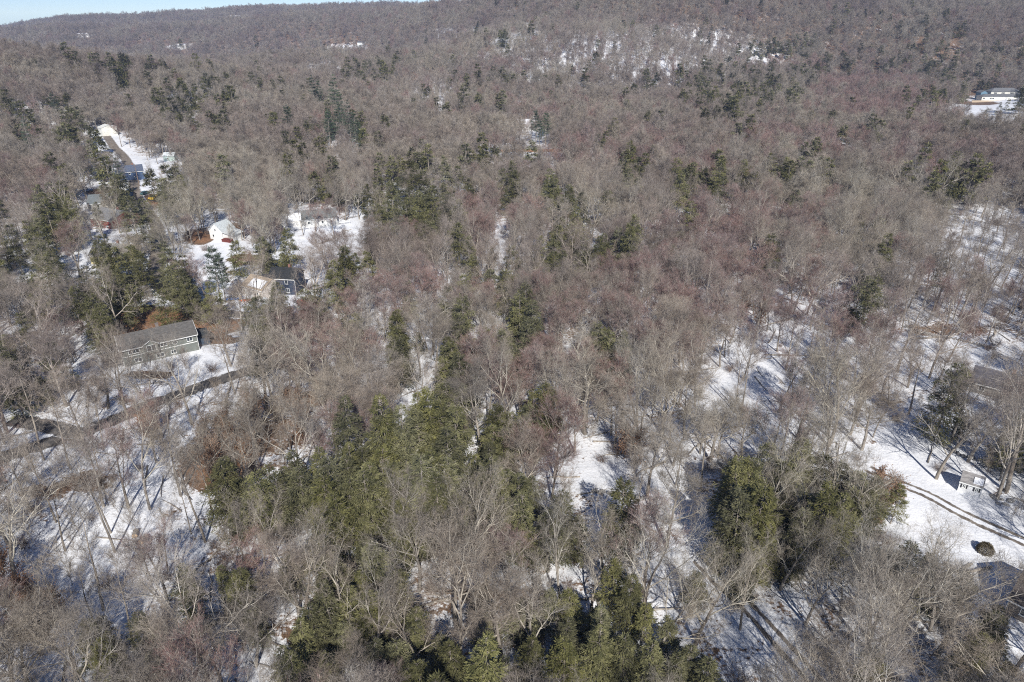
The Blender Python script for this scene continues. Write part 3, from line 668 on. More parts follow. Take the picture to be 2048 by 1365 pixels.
# 1 the long grey house
r, L = place_house('grey_house', 'long two storey grey shingled house with white trimmed windows on a brown lawn', 'house', (250, 735), (399, 700), 8.0)
r.scale = (1, 1, .76)
gw, gr = siding('grey_siding', (.17, .185, .17)), shingle('grey_shingles', (.12, .115, .11))
w = MB(); gable_wall(w, L, 8.5, 5.6, 2.5); w.build('wall', gw, r)
rf = gable_roof(L, 8.5, 5.6, 2.5, .45, gr, r)
t = MB()
for x in (-.09, L + .003): t.box(x, x + .087, -.09, .09, -.4, 5.45)
t.box(.1, L - .1, -.10, -.003, 2.75, 2.95); t.box(-.3, L + .3, -.62, -.47, 5.2, 5.4)
for s_ in (-1, 1):
    for k in range(1):
        xx = -.36 if s_ < 0 else L + .30
        P0 = np.array([[xx + .03, -.5, 5.42]]); P1 = np.array([[xx + .03, 4.25, 8.22]]); t.tubes(P0, P1, np.array([.09]), np.array([.09]), 4)
        P0 = np.array([[xx + .03, 9.0, 5.42]]); t.tubes(P0, P1, np.array([.09]), np.array([.09]), 4)
t.build('trim_boards', M['trim'], r)
for u, z, ww, hh, p in [(1.4, 3.55, 2.4, 1.4, 3), (L * .46, 3.75, 2.2, 1.2, 3), (L * .86, 3.5, 1.3, 1.4, 2), (L * .14, .5, 1.6, 1.3, 2), (L * .42, .5, 1.8, 1.3, 2), (L * .62, .6, 1.2, 1.2, 2)]:
    window(r, 'f', u, z, ww, hh, L, 8.5, p)
for u, z in [(2.0, 3.6), (5.6, 3.6), (2.2, .6), (5.4, .6)]: window(r, 'l', u, z, .95, 1.3, L, 8.5, 1)
for u, z in [(2.0, 3.6), (5.6, 3.6)]: window(r, 'r', u, z, .95, 1.3, L, 8.5, 1)
rw = MB(); an = np.linspace(0, 2 * pi, 17)[:-1]
cx_, cz_ = L * .70, 4.1
P0 = np.array([[cx_ + .55 * cos(q), -.05, cz_ + .55 * sin(q)] for q in an]); rw.tubes(P0, np.roll(P0, -1, 0), np.full(16, .07), np.full(16, .07), 4)
rwo = rw.build('round_window', M['trim'], r)
g = MB(); g.prism([(cx_ + .5 * cos(q), cz_ + .5 * sin(q)) for q in an], 'y', -.03, -.004); g.build('pane', M['glass'], rwo)
# gabled front bay with its own roof
bay = MB(); bx0, bw_ = L * .29, 3.0
gable_wall(bay, bw_, 3.0, 5.9, 1.1, bx0, -.9, 'y', 2.9); dz = bay.build('front_gable', gw, r)
gable_roof(bw_, 4.6, 5.9, 1.1, .3, gr, dz, bx0, -.9, along='y', name='gable_roof')
t = MB()
for sx in (0, 1):
    P0 = np.array([[bx0 - .3 + sx * (bw_ + .6), -1.14, 5.72]]); P1 = np.array([[bx0 + bw_ / 2, -1.14, 7.12]]); t.tubes(P0, P1, np.array([.09]), np.array([.09]), 4)
t.build('gable_trim', M['trim'], dz)
f = MB(); g = MB(); u0 = bx0 + .5
for a_ in (u0, u0 + 1.9): f.box(a_, a_ + .1, -.99, -.905, 3.6, 5.6)
f.box(u0 + .1, u0 + 1.9, -.99, -.905, 3.6, 3.7); f.box(u0 + .1, u0 + 1.9, -.99, -.905, 5.5, 5.6); f.box(u0 + .95, u0 + 1.05, -.985, -.905, 3.7, 5.5)
fo = f.build('gable_window', M['trim'], dz)
g.box(u0 + .07, u0 + 1.93, -.94, -.903, 3.67, 5.53); g.build('gable_pane', M['glass'], r)
ch = MB(); ch.box(L * .52, L * .52 + .7, 4.6, 5.3, 7.2, 9.1, 0); ch.box(L * .52 - .06, L * .52 + .76, 4.54, 5.36, 9.1, 9.2); ch.build('chimney', plain('grey_brick', (.2, .17, .155)), rf)
# side deck
dk = MB(); dk.box(-4.2, -.1, .6, 5.2, .9, 1.05)
for px_ in (-4.1, -2.2, -.4):
    for py_ in (.7, 5.1): dk.box(px_ - .06, px_ + .06, py_ - .06, py_ + .06, -1.2, 2.05)
for py_ in (.7, 5.1): dk.box(-4.04, -.46, py_ - .04, py_ + .04, 1.98, 2.06)
dk.box(-4.14, -4.06, .76, 5.04, 1.98, 2.06)
for q in np.linspace(.95, 4.9, 18): dk.box(-4.12, -4.08, q - .02, q + .02, 1.05, 1.98)
dk.build('deck', plain('weathered_deck', (.36, .34, .32)), r)
bh = MB(); bh.box(L + .01, L + 3.0, 2.0, 7.5, -1, 2.7); an_ = bh.build('annex', plain('dark_blue_siding', (.05, .07, .10)), r)
gable_roof(3.0, 5.5, 2.7, 1.2, .3, shingle('dark_annex_shingles', (.05, .055, .06)), an_, L + .01, 2.0, name='annex_roof')

def simple_house(name, label, cat, A, B, D, hw, hr, wall_c, roof_c, wins, over=.35, L=None, along='x', trims=True, chimney=True, door=None, side=()):
    r, L = place_house(name, label, cat, A, B, D, L)
    w = MB(); gable_wall(w, L, D, hw, hr, along=along); w.build('wall', siding(name + '_siding', wall_c), r)
    rf = gable_roof(L, D, hw, hr, over, shingle(name + '_shingles', roof_c), r, along=along)
    if trims:
        t = MB()
        for x in (-.07, L + .003): t.box(x, x + .067, -.07, .08, -.3, hw - .12)
        t.box(-.2, L + .2, -over - .13, -over - .02, hw - .32, hw - .14) if along == 'x' else t.box(.05, L - .05, -.06, -.003, hw - .16, hw - .03)
        t.build('trim_boards', M['trim'], r)
    for (u, z, ww, hh, p) in wins: window(r, 'f', u * L, z, ww, hh, L, D, p)
    for (fc, u, z, ww, hh, p) in side: window(r, fc, u * D, z, ww, hh, L, D, p)
    if door:
        d = MB(); d.box(door * L, door * L + .95, -.06, -.003, .05, 2.1); do = d.build('door', plain(name + '_door', (.25, .06, .05)), r)
        k = MB(); k.box(door * L + .8, door * L + .86, -.12, -.063, 1.0, 1.06); k.build('handle', M['trim'], do)
    if chimney:
        c = MB(); c.box(L * .6, L * .6 + .6, D * .55, D * .55 + .6, hw + hr * .4, hw + hr + .9); c.build('chimney', plain(name + '_brick', (.26, .13, .10)), rf)
    return r, L, rf

# 2 dark blue house and its cream garage
r, L, rf = simple_house('blue_house', 'dark blue two storey house with white trim beside a cream garage', 'house', (541, 588), (582, 590), 7, 5.0, 2.0, (.035, .05, .085), (.035, .037, .04),
    [(.12, 3.3, 1.0, 1.3, 1), (.62, 3.3, 1.0, 1.3, 1), (.15, .6, 1.2, 1.3, 2), (.62, .6, 1.2, 1.3, 2)], L=8)
w = MB(); w.box(-3.6, -.01, 1.2, 7, -1.2, 2.9); an_ = w.build('side_wing', siding('wing_siding', (.04, .055, .09)), r)
gable_roof(3.6, 5.8, 2.9, 1.5, .3, shingle('wing_shingles', (.04, .042, .045)), an_, -3.61, 1.2, name='wing_roof')
rl = MB()
for q in np.linspace(-3.5, -.3, 14): rl.box(q - .03, q + .03, .2, .26, .4, 1.5)
rl.box(-3.6, -.2, .17, .29, 1.5, 1.58); rl.box(-3.6, -.2, .3, 1.15, .25, .38); rl.build('porch_railing', M['trim'], r)
r, L, rf = simple_house('cream_garage', 'cream garage with tan shingled roof half under snow beside the dark blue house', 'garage', (487, 590), (517, 598), 8, 2.9, 2.1, (.66, .60, .54), (.36, .29, .22),
    [(.7, 1.1, .8, .9, 1)], L=8.5, chimney=False, side=[('l', .3, 1.0, .9, 1.0, 1)])
d = MB(); d.box(.8, 4.2, -.06, -.003, .02, 2.4); d.build('garage_door', M['trim'], r)
s_ = MB()
s_.prism([(-.1, 3.30), (2.6, 4.72), (2.6, 4.86), (-.1, 3.44)], 'x', 2.6, 8.2); s_.build('snow_cover', plain('roof_snow', (.82, .84, .88), var=.03), rf)
# 3 white cottage with porch
r, L, rf = simple_house('white_cottage', 'small white cottage with pale grey metal roof and red brown porch above a snowy lawn', 'cottage', (422, 478), (436, 480), 6.5, 3.4, 2.6, (.76, .76, .76), (.50, .54, .56),
    [(.42, 3.2, .7, .9, 1), (.2, 1.0, .8, 1.0, 1)], L=5.5, along='y', chimney=False)
w = MB(); w.box(L + .01, L + 4.0, .4, 5.6, -1, 2.3); pw = w.build('side_porch', siding('porch_siding', (.72, .72, .71)), r)
s_ = MB(); s_.prism([(L + .05, 3.1), (L + 4.6, 2.25), (L + 4.6, 2.4), (L + .05, 3.25)], 'y', -.2, 6.2); s_.build('porch_roof', plain('pale_metal', (.62, .65, .67)), pw)
s_ = MB(); s_.box(L + .6, L + 4.2, -1.4, .38, .1, 1.1); s_.build('porch_rail', plain('red_brown_boards', (.14, .035, .03)), r)
# 4 white house behind the big yard
r, L, rf = simple_house('white_house', 'low white house with dark grey roof behind the fenced snowy yard', 'house', (606, 455), (636, 448), 9, 3.0, 2.3, (.76, .76, .74), (.17, .18, .18),
    [(.15, 1.0, 1.1, 1.1, 2), (.55, 1.0, .8, 1.0, 1), (.8, 1.0, .8, 1.0, 1)], L=13)
w = MB(); gable_wall(w, 7, 7, 2.6, 1.8, -7.3, 1.2, base=-1); an_ = w.build('left_wing', siding('white_wing', (.76, .75, .73)), r)
gable_roof(7, 7, 2.6, 1.8, .3, plain('snowy_roof', (.74, .76, .80), var=.05), an_, -7.3, 1.2, name='wing_roof')
# 5 red house and low grey building
r, L, rf = simple_house('red_house', 'barn red house with white gable edges and grey roof under the dark evergreens', 'house', (183, 452), (214, 457), 12, 3.4, 2.4, (.25, .035, .035), (.19, .19, .195),
    [(.3, .9, 1.0, 1.0, 1)], L=13, door=.7)
s_ = MB(); s_.prism([(2.0, 4.05), (5.8, 5.75), (5.8, 5.9), (2.0, 4.2)], 'x', 1, 10); s_.build('snow_cover', plain('roof_snow_b', (.80, .82, .86), var=.03), rf)
simple_house('grey_barn', 'long low building with a plain slate grey roof above the red house', 'barn', (178, 422), (216, 420), 13, 3.0, 2.2, (.30, .29, .27), (.16, .18, .19), [(.2, 1, 1, 1, 1), (.7, 1, 1, 1, 1)], chimney=False, L=17)
# 6 pale yellow house mostly hidden
r, L, rf = simple_house('yellow_house', 'pale yellow house with two white dormers nearly hidden by bare branches', 'house', (183, 528), (216, 530), 8, 3.2, 2.6, (.60, .52, .26), (.24, .235, .22), [(.15, 1, 1, 1.1, 1), (.7, 1, 1, 1.1, 1)], L=12)
for x in (3.0, 7.4):
    w = MB(); gable_wall(w, 1.7, 2.6, 5.0, .8, x, .6, 'y', 3.3); dm = w.build('dormer', siding('dormer_white_%d' % x, (.76, .76, .76)), rf)
    gable_roof(1.7, 2.6, 5.0, .8, .2, shingle('dormer_roof_%d' % x, (.25, .25, .25)), dm, x, .6, along='y', name='dormer_roof', th=.1)
# 7 far white box house, 8 blue house
simple_house('white_garage', 'tall white building at the far end of the lane', 'building', (200, 271), (214, 276), 9, 5.2, 1.4, (.76, .76, .70), (.66, .66, .62), [(.3, 3, 1, 1, 1)], chimney=False, L=7)
simple_house('navy_house', 'small navy blue house with white gable edge beside the lane', 'house', (240, 362), (262, 358), 9, 4.2, 2.2, (.06, .10, .19), (.10, .12, .17), [(.15, 1, .9, 1, 1), (.6, 1, .9, 1, 1), (.4, 2.9, .9, .9, 1)], L=11)
simple_house('pale_green_shed', 'pale green shed beyond the navy house', 'shed', (328, 322), (337, 322), 5, 3, 1.2, (.50, .62, .58), (.6, .64, .66), [(.3, 1, .8, .8, 1)], chimney=False, L=6)
# 9 estate house
def hip(L, D, hw, hr, over, x0, y0, mat, parent, name='roof'):
    m = MB(); a = min(L, D) / 2
    V = [(x0 - over, y0 - over, hw), (x0 + L + over, y0 - over, hw), (x0 + L + over, y0 + D + over, hw), (x0 - over, y0 + D + over, hw), (x0 + a, y0 + D / 2, hw + hr), (x0 + L - a, y0 + D / 2, hw + hr)]
    m.add(V, [(0, 1, 5, 4), (2, 3, 4, 5)]); m.add(V, [(1, 2, 5), (3, 0, 4)]); m.add(V, [(3, 2, 1, 0)])
    m.F = [m.F[0], m.F[1], m.F[2]]
    return m.build(name, mat, parent)
r, L = place_house('estate_house', 'large white house with grey hipped roofs above a snowy terrace', 'house', (1962, 203), (2060, 200), 22, 44)
ew, er = siding('estate_siding', (.72, .71, .65)), shingle('estate_shingles', (.15, .155, .165))
w = MB(); w.box(0, 44, 0, 10, -3, 3.6); w.build('wall', ew, r); hip(44, 10, 3.6, 2.2, .6, 0, 0, er, r)
w = MB(); w.box(15, 46, 11.2, 22, -2, 7.6); up_ = w.build('upper_storey', ew, r); hip(31, 10.8, 7.6, 3.4, .7, 15, 11.2, er, up_, 'upper_roof')
w = MB(); gable_wall(w, 7, 9, 6.4, 1.8, 5, 12, 'y', -2); gy_ = w.build('blue_gable', siding('estate_blue', (.14, .25, .34)), r); gable_roof(7, 9, 6.4, 1.8, .4, er, gy_, 5, 12, along='y', name='gable_roof')
for u in (1.2, 8.2, 10.8): window(r, 'f', u, 1.0, 2.2, 1.5, 44, 22, 3)
for u in (16.5, 22.5, 28.5, 36):
    d = MB(); d.box(u, u + 4.2, -.06, -.003, .05, 2.7); d.build('garage_door', M['trim'], r)
for u in (18, 26, 35):
    f = MB(); f.box(u, u + 3.6, 11.08, 11.195, 5.3, 6.9); fo = f.build('window', M['trim'], r)
    for k in range(3): g = MB(); g.box(u + .15 + k * 1.15, u + 1.1 + k * 1.15, 11.03, 11.077, 5.45, 6.75); g.build('pane', M['glass'], fo)
t = MB(); t.box(-14, 44, -7.6, -7.2, -4.5, .5); tg = t.build('terrace_wall', plain('tan_stone', (.50, .41, .31), scale=3), None)
tg.location = r.location; tg.rotation_euler = r.rotation_euler; tag(tg, 'long tan stone retaining wall below the large white house', 'wall')
# 10 blue roofed building and the brown roofed house in the red trees
simple_house('blue_roofed_barn', 'low building with pale blue roof at the edge of the dark evergreens', 'barn', (1868, 246), (1884, 240), 12, 3.4, 2.0, (.30, .30, .33), (.24, .30, .46), [(.3, 1, 1.2, 1.2, 1)], chimney=False, L=16)
simple_house('brown_roofed_house', 'wide house with dark brown roof among reddish trees below the estate', 'house', (1940, 276), (2035, 270), 16, 3.4, 3.0, (.30, .24, .20), (.085, .07, .07), [(.2, 1, 1.4, 1.2, 2), (.5, 1, 1.4, 1.2, 2), (.75, 1, 1.4, 1.2, 2)], L=30)
# 11 white shed with black shutters
r, L, rf = simple_house('white_shed', 'white garden shed with two black shuttered windows standing in the snow', 'shed', (1915, 982), (1958, 996), 3.0, 2.25, 1.05, (.78, .79, .80), (.26, .25, .25), [(.12, 1.0, .55, .7, 2), (.70, 1.0, .55, .7, 2)], over=.18, chimney=False)
for c in (.12, .70):
    for s_ in (-.26, .57): b_ = MB(); b_.box(c * L + s_, c * L + s_ + .22, -.04, -.003, .98, 1.72); b_.build('shutter', plain('black_shutter_%d_%d' % (c * 100, s_ * 100), (.03, .03, .035)), r)
s_ = MB(); s_.prism([(-.1, 2.46), (.9, 3.17), (.9, 3.25), (-.1, 2.55)], 'x', L * .55, L * .98); s_.build('snow_patch', plain('roof_snow_c', (.84, .86, .9), var=.03), rf)
# 12 house under the trees at the corner and house on the right
simple_house('corner_house', 'brown roofed house behind branches at the bottom of the snowy yard', 'house', (2008, 1226), (2130, 1290), 9, 2.8, 2.0, (.20, .17, .15), (.10, .085, .08), [(.1, 1, 1.2, 1.2, 2), (.5, 1, 1.2, 1.2, 2)], L=15)
simple_house('slate_roofed_house', 'low house with slate grey roof half hidden by reddish trees on the snow', 'house', (1935, 782), (2010, 802), 8, 2.6, 2.0, (.24, .22, .20), (.10, .095, .11), [(.15, 1, 1.2, 1.2, 2), (.6, 1, 1.2, 1.2, 2)], L=11)
# 13 far houses
for (nm, A, Lh, wc, rc, lb) in [('hilltop_house', (1045, 60), 20, (.7, .66, .6), (.3, .3, .3), 'tan house alone near the top of the wooded hill'),
        ('hillside_house', (715, 94), 16, (.72, .72, .7), (.1, .1, .11), 'white house above the snowy clearing on the hillside'),
        ('valley_house', (352, 97), 22, (.76, .76, .74), (.66, .66, .68), 'white house beside a dark evergreen in the far valley'),
        ('pale_farmhouse', (155, 74), 26, (.76, .76, .76), (.7, .7, .72), 'tiny pale house in the farthest woods below the ridge'),
        ('ridge_house', (460, 37), 26, (.76, .76, .76), (.5, .5, .52), 'tiny white house high on the far wooded ridge'),
        ('roadside_house', (1035, 262), 14, (.5, .5, .5), (.7, .72, .76), 'house with snowy roof behind tall pale trees in mid wood'),
        ('wood_edge_house', (985, 78), 13, (.6, .6, .58), (.16, .16, .17), 'small grey house at the edge of the bright hill clearing')]:
    simple_house(nm, lb, 'house', A, (A[0] + 12, A[1]), 10, 4.5, 2.6, wc, rc, [(.2, 1.2, 2, 1.5, 2), (.6, 1.2, 2, 1.5, 2)], L=Lh, chimney=False, trims=False)


# ------------------------------------------------------------------ small things
def gz(x, y): return float(T(x, y))
# excavator beside the lane
ex, ey = ground_at(306, 402); FOOT.append((ex, ey, 5))
yl, dk_ = plain('worn_yellow_paint', (.55, .38, .05), .5), plain('black_rubber', (.03, .03, .03))
r = thing('excavator', 'small yellow excavator parked beside the lane', 'excavator', (ex, ey, gz(ex, ey)), .4)
for sy in (-1, 1):
    t = MB(); t.prism([(-1.5, .12), (-1.2, 0), (1.2, 0), (1.5, .12), (1.5, .5), (1.2, .62), (-1.2, .62), (-1.5, .5)], 'y', sy * .95 - .25, sy * .95 + .25); t.build('track', dk_, r)
t = MB(); t.prism([(-1.7, .75), (1.0, .75), (1.0, 1.5), (-.2, 1.6), (-1.7, 1.5)], 'y', -.95, .95); t.build('body', yl, r)
t = MB(); t.prism([(-.1, 1.61), (1.0, 1.51), (.95, 2.5), (.0, 2.5)], 'y', .1, .93); t.build('cab', M['glass'], r)
t = MB(); t.tubes(np.array([[.9, -.3, 1.3], [2.6, -.3, 3.1], ]), np.array([[2.6, -.3, 3.1], [4.0, -.3, 1.6]]), np.array([.2, .17]), np.array([.17, .12]), 4); t.build('boom', yl, r)
t = MB(); t.prism([(3.7, 1.5), (4.4, 1.5), (4.5, .8), (3.9, .6), (3.5, .9)], 'y', -.7, .1); t.build('bucket', yl, r)
# cars
def car(name, label, px, py, rz, paint):
    x, y = ground_at(px, py); FOOT.append((x, y, 3.5)); r = thing(name, label, 'car', (x, y, gz(x, y) + .03), rz, 'parked cars')
    b = MB(); b.prism([(-2.2, .35), (2.2, .35), (2.25, .75), (1.3, .95), (-1.9, 1.0), (-2.25, .8)], 'y', -.87, .87); b.build('body', paint, r)
    b = MB(); b.prism([(-1.75, 1.0), (1.2, .96), (.5, 1.45), (-1.2, 1.48)], 'y', -.76, .76); b.build('cabin', M['glass'], r)
    b = MB(); b.prism([(-1.2, 1.485), (.5, 1.455), (.45, 1.52), (-1.15, 1.55)], 'y', -.74, .74); b.build('roof_panel', paint, r)
    for sx in (-1.4, 1.4):
        for sy in (-.88, .70):
            w = MB(); an = np.linspace(0, 2 * pi, 13)[:-1]; w.prism([(sx + .34 * cos(q), .34 + .34 * sin(q)) for q in an], 'y', sy, sy + .2); w.build('wheel', dk_, r)
    return r
car('parked_car', 'dark blue car parked on the shaded drive of the blue house', 470, 600, .2, plain('blue_car_paint', (.04, .10, .25), .35))
car('parked_car', 'pale silver car standing beside the red house', 226, 456, .1, plain('silver_car_paint', (.45, .48, .5), .35))
car('parked_car', 'teal car beside the yellow excavator on the lane', 291, 389, 1.2, plain('teal_car_paint', (.08, .16, .17), .35))
# orange kayak leaning on the cream garage, upturned trailer tarp
x, y = ground_at(491, 603); k = MB(); n_ = 13
tt = np.linspace(-1, 1, n_); P = np.column_stack([tt * 1.8, 0 * tt, .35 + .12 * tt ** 2]); rr = .36 * np.sqrt(np.clip(1.02 - tt ** 2, .02, 1))
k.tubes(P[:-1], P[1:], rr[:-1], rr[1:], 8); kay = k.build('kayak', plain('orange_plastic', (.75, .13, .02), .4), smooth=True)
kay.location = (x, y, gz(x, y)); kay.rotation_euler = (0, 0, .3); tag(kay, 'bright orange kayak lying in front of the cream garage', 'kayak')
def lump(name, label, cat, px, py, sx, sy, sz, mat, seed=0, group=None):
    nr = np.random.default_rng(seed); x, y = ground_at(px, py); nu, nv = 12, 6; V = []
    for j in range(nv + 1):
        for i in range(nu):
            a, b_ = 2 * pi * i / nu, (j / nv) * pi / 2; q = 1 + nr.normal(0, .09)
            V.append((sx * q * cos(a) * cos(b_), sy * q * sin(a) * cos(b_), sz * (sin(b_) * q) - .1))
    F = [(j * nu + i, j * nu + (i + 1) % nu, (j + 1) * nu + (i + 1) % nu, (j + 1) * nu + i) for j in range(nv) for i in range(nu)]
    m = MB(); m.add(V, F); o = m.build(name, mat, smooth=False); o.location = (x, y, gz(x, y)); o.rotation_euler = (0, 0, seed); FOOT.append((x, y, max(sx, sy) + .3))
    return tag(o, label, cat, group)
tarp = plain('pale_tarp', (.62, .66, .68)); stone = plain('grey_stone', (.30, .29, .28), var=.3, scale=4)
lump('covered_woodpile', 'rounded white tarp over a pile in front of the blue house', 'tarp', 529, 604, 1.4, 1.1, 1.3, tarp, 1)
lump('junk_heap', 'reddish heap of yard junk right of the blue house', 'heap', 603, 606, 2.2, 1.4, .9, plain('reddish_junk', (.30, .10, .09), var=.5, scale=6), 2)
for i, (px, py) in enumerate([(2003, 1000), (1996, 1008), (2012, 1010), (2020, 1002), (1988, 996)]):
    lump('rock', ['flat grey rock beside the white shed, highest of five', 'small pale rock in front of the shed rocks', 'dark grey rock at the lower end of the shed rock pile', 'broad grey rock farthest from the white shed', 'rounded rock touching the white shed corner shrubs'][i], 'rock', px, py, .5 + .13 * i, .4 + .05 * i, .3 + .05 * i, stone, 10 + i, 'rocks beside the white shed')
# sawn log ends lying on the snow
for i, (px, py, ll) in enumerate([(272, 1071, 'sawn log with round pale end on snow, upper of two'), (288, 1083, 'sawn log with round pale end on snow, lower of two')]):
    x, y = ground_at(px, py); k = MB(); k.tubes(np.array([[0, -.7, .42]]), np.array([[0, .7, .42]]), np.array([.44]), np.array([.42]), 14)
    an = np.linspace(0, 2 * pi, 15)[:-1]; k.prism([(.40 * cos(q), .42 + .40 * sin(q)) for q in an], 'y', -.72, -.701, 1)
    o = k.build('log', [M['bark'], plain('sawn_wood_%d' % i, (.62, .45, .30))], smooth=False); o.location = (x, y, gz(x, y)); o.rotation_euler = (0, 0, .3 - .5 * i); tag(o, ll, 'log', 'sawn logs on the snow')
# low stone walls in the woods
def stone_wall(label, pts):
    P = catmull([ground_at(*p) for p in pts], .55); nr = np.random.default_rng(int(pts[0][0])); m = MB()
    for (x, y) in P:
        for k in range(2):
            s_ = nr.uniform(.22, .42); cx, cy2 = x + nr.normal(0, .15), y + nr.normal(0, .15); z = gz(x, y) + .12 + k * .33
            a = nr.uniform(0, 3); c, d = cos(a) * s_, sin(a) * s_
            V = [(cx + c, cy2 + d, z - .2), (cx - d, cy2 + c, z - .2), (cx - c, cy2 - d, z - .2), (cx + d, cy2 - c, z - .2)]
            V += [(v[0] * .85 + cx * .15, v[1] * .85 + cy2 * .15, z + .2) for v in V]
            m.add(V, [(0, 1, 2, 3), (4, 7, 6, 5), (0, 4, 5, 1), (1, 5, 6, 2), (2, 6, 7, 3), (3, 7, 4, 0)])
    return tag(m.build('stone_wall', stone), label, 'wall', 'old stone walls in the wood')
stone_wall('low stone wall across the snow beyond the tall right hand trunks', [(1810, 655), (1860, 672), (1920, 682), (1990, 700)])
stone_wall('low stone wall in the snow between the white shed and the slate roofed house', [(1850, 872), (1920, 912), (1990, 930), (2060, 950)])
stone_wall('low stone wall along the glade of bright snow in mid wood', [(1185, 985), (1230, 990), (1290, 1000), (1312, 1003)])
# road guard wall far in the centre
w = MB(); w.box(-22, 22, -.3, .3, -1, 1.2); o = w.build('roadside_wall', plain('rusty_brown_boards', (.34, .17, .09))); x, y = ground_at(1070, 303); o.location = (x, y, gz(x, y)); o.rotation_euler = (0, 0, .03); tag(o, 'long rust brown fence beside the far road clearing', 'fence'); FOOT.append((x, y, 10))
# fence of the big yard
f0, f1 = ground_at(588, 462), ground_at(700, 448); fr = thing('yard_fence', 'low white rail fence along the front of the white house', 'fence', (f0[0], f0[1], gz(*f0)), math.atan2(f1[1] - f0[1], f1[0] - f0[0]))
FL = math.hypot(f1[0] - f0[0], f1[1] - f0[1])
for q in np.linspace(0, FL, 12): p = MB(); p.box(q - .07, q + .07, -.07, .07, -.8, 1.2); p.build('post', M['trim'], fr)
p = MB(); p.box(0, FL, -.02, .02, .9, 1.05); p.box(0, FL, -.02, .02, .4, .55); p.build('rails', M['trim'], fr)
# utility pole lines up the lane
for i, (px, py, ll) in enumerate([(300, 498, 'wooden utility pole beside the lane near the white cottage'), (262, 372, 'wooden utility pole beside the lane near the navy house')]):
    x, y = ground_at(px, py); x += 4; r = thing('utility_pole', ll, 'pole', (x, y, gz(x, y)), .8, 'utility poles along the lane')
    p = MB(); p.tubes(np.array([[0, 0, -.5]]), np.array([[0, 0, 10.5]]), np.array([.16]), np.array([.11]), 8); p.build('post', plain('pole_wood_%d' % i, (.22, .16, .12)), r)
    p = MB(); p.box(-1.1, 1.1, -.05, .05, 9.6, 9.72); p.build('crossarm', plain('arm_wood_%d' % i, (.22, .17, .13)), r)
# round clipped bush alone on the snow
nr = np.random.default_rng(5); x, y = ground_at(1969, 1104); k = 2600
dv = unit(nr.normal(0, 1, (k, 3))); dv[:, 2] = np.abs(dv[:, 2]) * 1.0; c = dv * nr.uniform(.75, 1.02, (k, 1)) * np.array([[1.15, 1.15, 1.5]]) + np.array([[0, 0, .1]])
a_, b_ = unit(dv + nr.normal(0, .6, dv.shape)), unit(np.cross(dv, nr.normal(0, 1, dv.shape)))
m = MB(); m.add(np.stack([c, c + a_ * .1 + b_ * .05, c + a_ * .22, c + a_ * .1 - b_ * .05], 1), np.arange(k * 4).reshape(-1, 4))
o = m.build('round_bush', M['rust']); o.location = (x, y, gz(x, y)); tag(o, 'single round olive brown bush alone on the open snow', 'bush'); FOOT.append((x, y, 3.5))
FOOT.append((x - 2, y + 2, 4))

# ------------------------------------------------------------------ the trees
FP = np.array([[f[0], f[1], f[2]] for f in FOOT])
RP = np.concatenate([np.column_stack([p, np.full(len(p), w)]) for p, w in ROADS])
def clear(x, y, m=0.0):
    x, y = np.atleast_1d(x), np.atleast_1d(y); ok = np.ones(len(x), bool)
    for i in range(0, len(x), 4000):
        a, b_ = x[i:i + 4000, None], y[i:i + 4000, None]
        ok[i:i + 4000] &= (np.hypot(a - FP[:, 0], b_ - FP[:, 1]) > FP[:, 2] + m).all(1)
        ok[i:i + 4000] &= (np.hypot(a - RP[:, 0], b_ - RP[:, 1]) > RP[:, 2] + .9).all(1)
    return ok
TREES = []   # kind, x, y, scale, rot
def put(kind, x, y, s_, far=False): TREES.append([kind, float(x), float(y), float(s_), float(rng.uniform(0, 6.28))])
LOW = []
for kind, src in (('pine_tree', PINE), ('hemlock_tree', HEM)):
    for (px, py) in pairs(src):
        x, y = ground_at(px, py, off=8.0); R = math.hypot(x, y)
        low = kind == 'hemlock_tree' and py > 1085      # understorey evergreens beneath the near leafless crowns
        if low and rng.random() < .08: continue
        put(kind, x, y, rng.uniform(.52, .86) if low else rng.uniform(.82, 1.15) * (1.0 + .30 * float(np.clip((R - 150) / 200, 0, 1)) + .32 * float(np.clip((R - 420) / 300, 0, 1))))
        LOW.append(low)
for px, py, s_ in [(1996, 224, .62), (2013, 218, .6), (1970, 230, .45), (2040, 214, .8), (1982, 199, .22), (2001, 198, .22)]:
    x, y = ground_at(px, py, off=4 * s_); put('hemlock_tree', x, y, s_ * 1.15); LOW.append(False)
NSEEN = len(TREES)
# small hidden evergreens that fill in the dark clumps
con = [t for t in TREES if t[0] == 'hemlock_tree' and math.hypot(t[1], t[2]) < 900]
for t in con:
    for _ in range(1 if rng.random() < (.55 if t[3] > .8 else .2) else 0):
        a = rng.uniform(0, 6.28); far_ = math.hypot(t[1], t[2]) > 250; d = rng.uniform(3.4, 6.0); x, y = t[1] + d * cos(a), t[2] + d * sin(a)
        if clear(x, y, -1.5)[0]: put('hemlock_tree', x, y, t[3] * rng.uniform(.8, 1.0) if far_ else rng.uniform(.5, .8))
CX = np.array([[t[1], t[2]] for t in TREES])

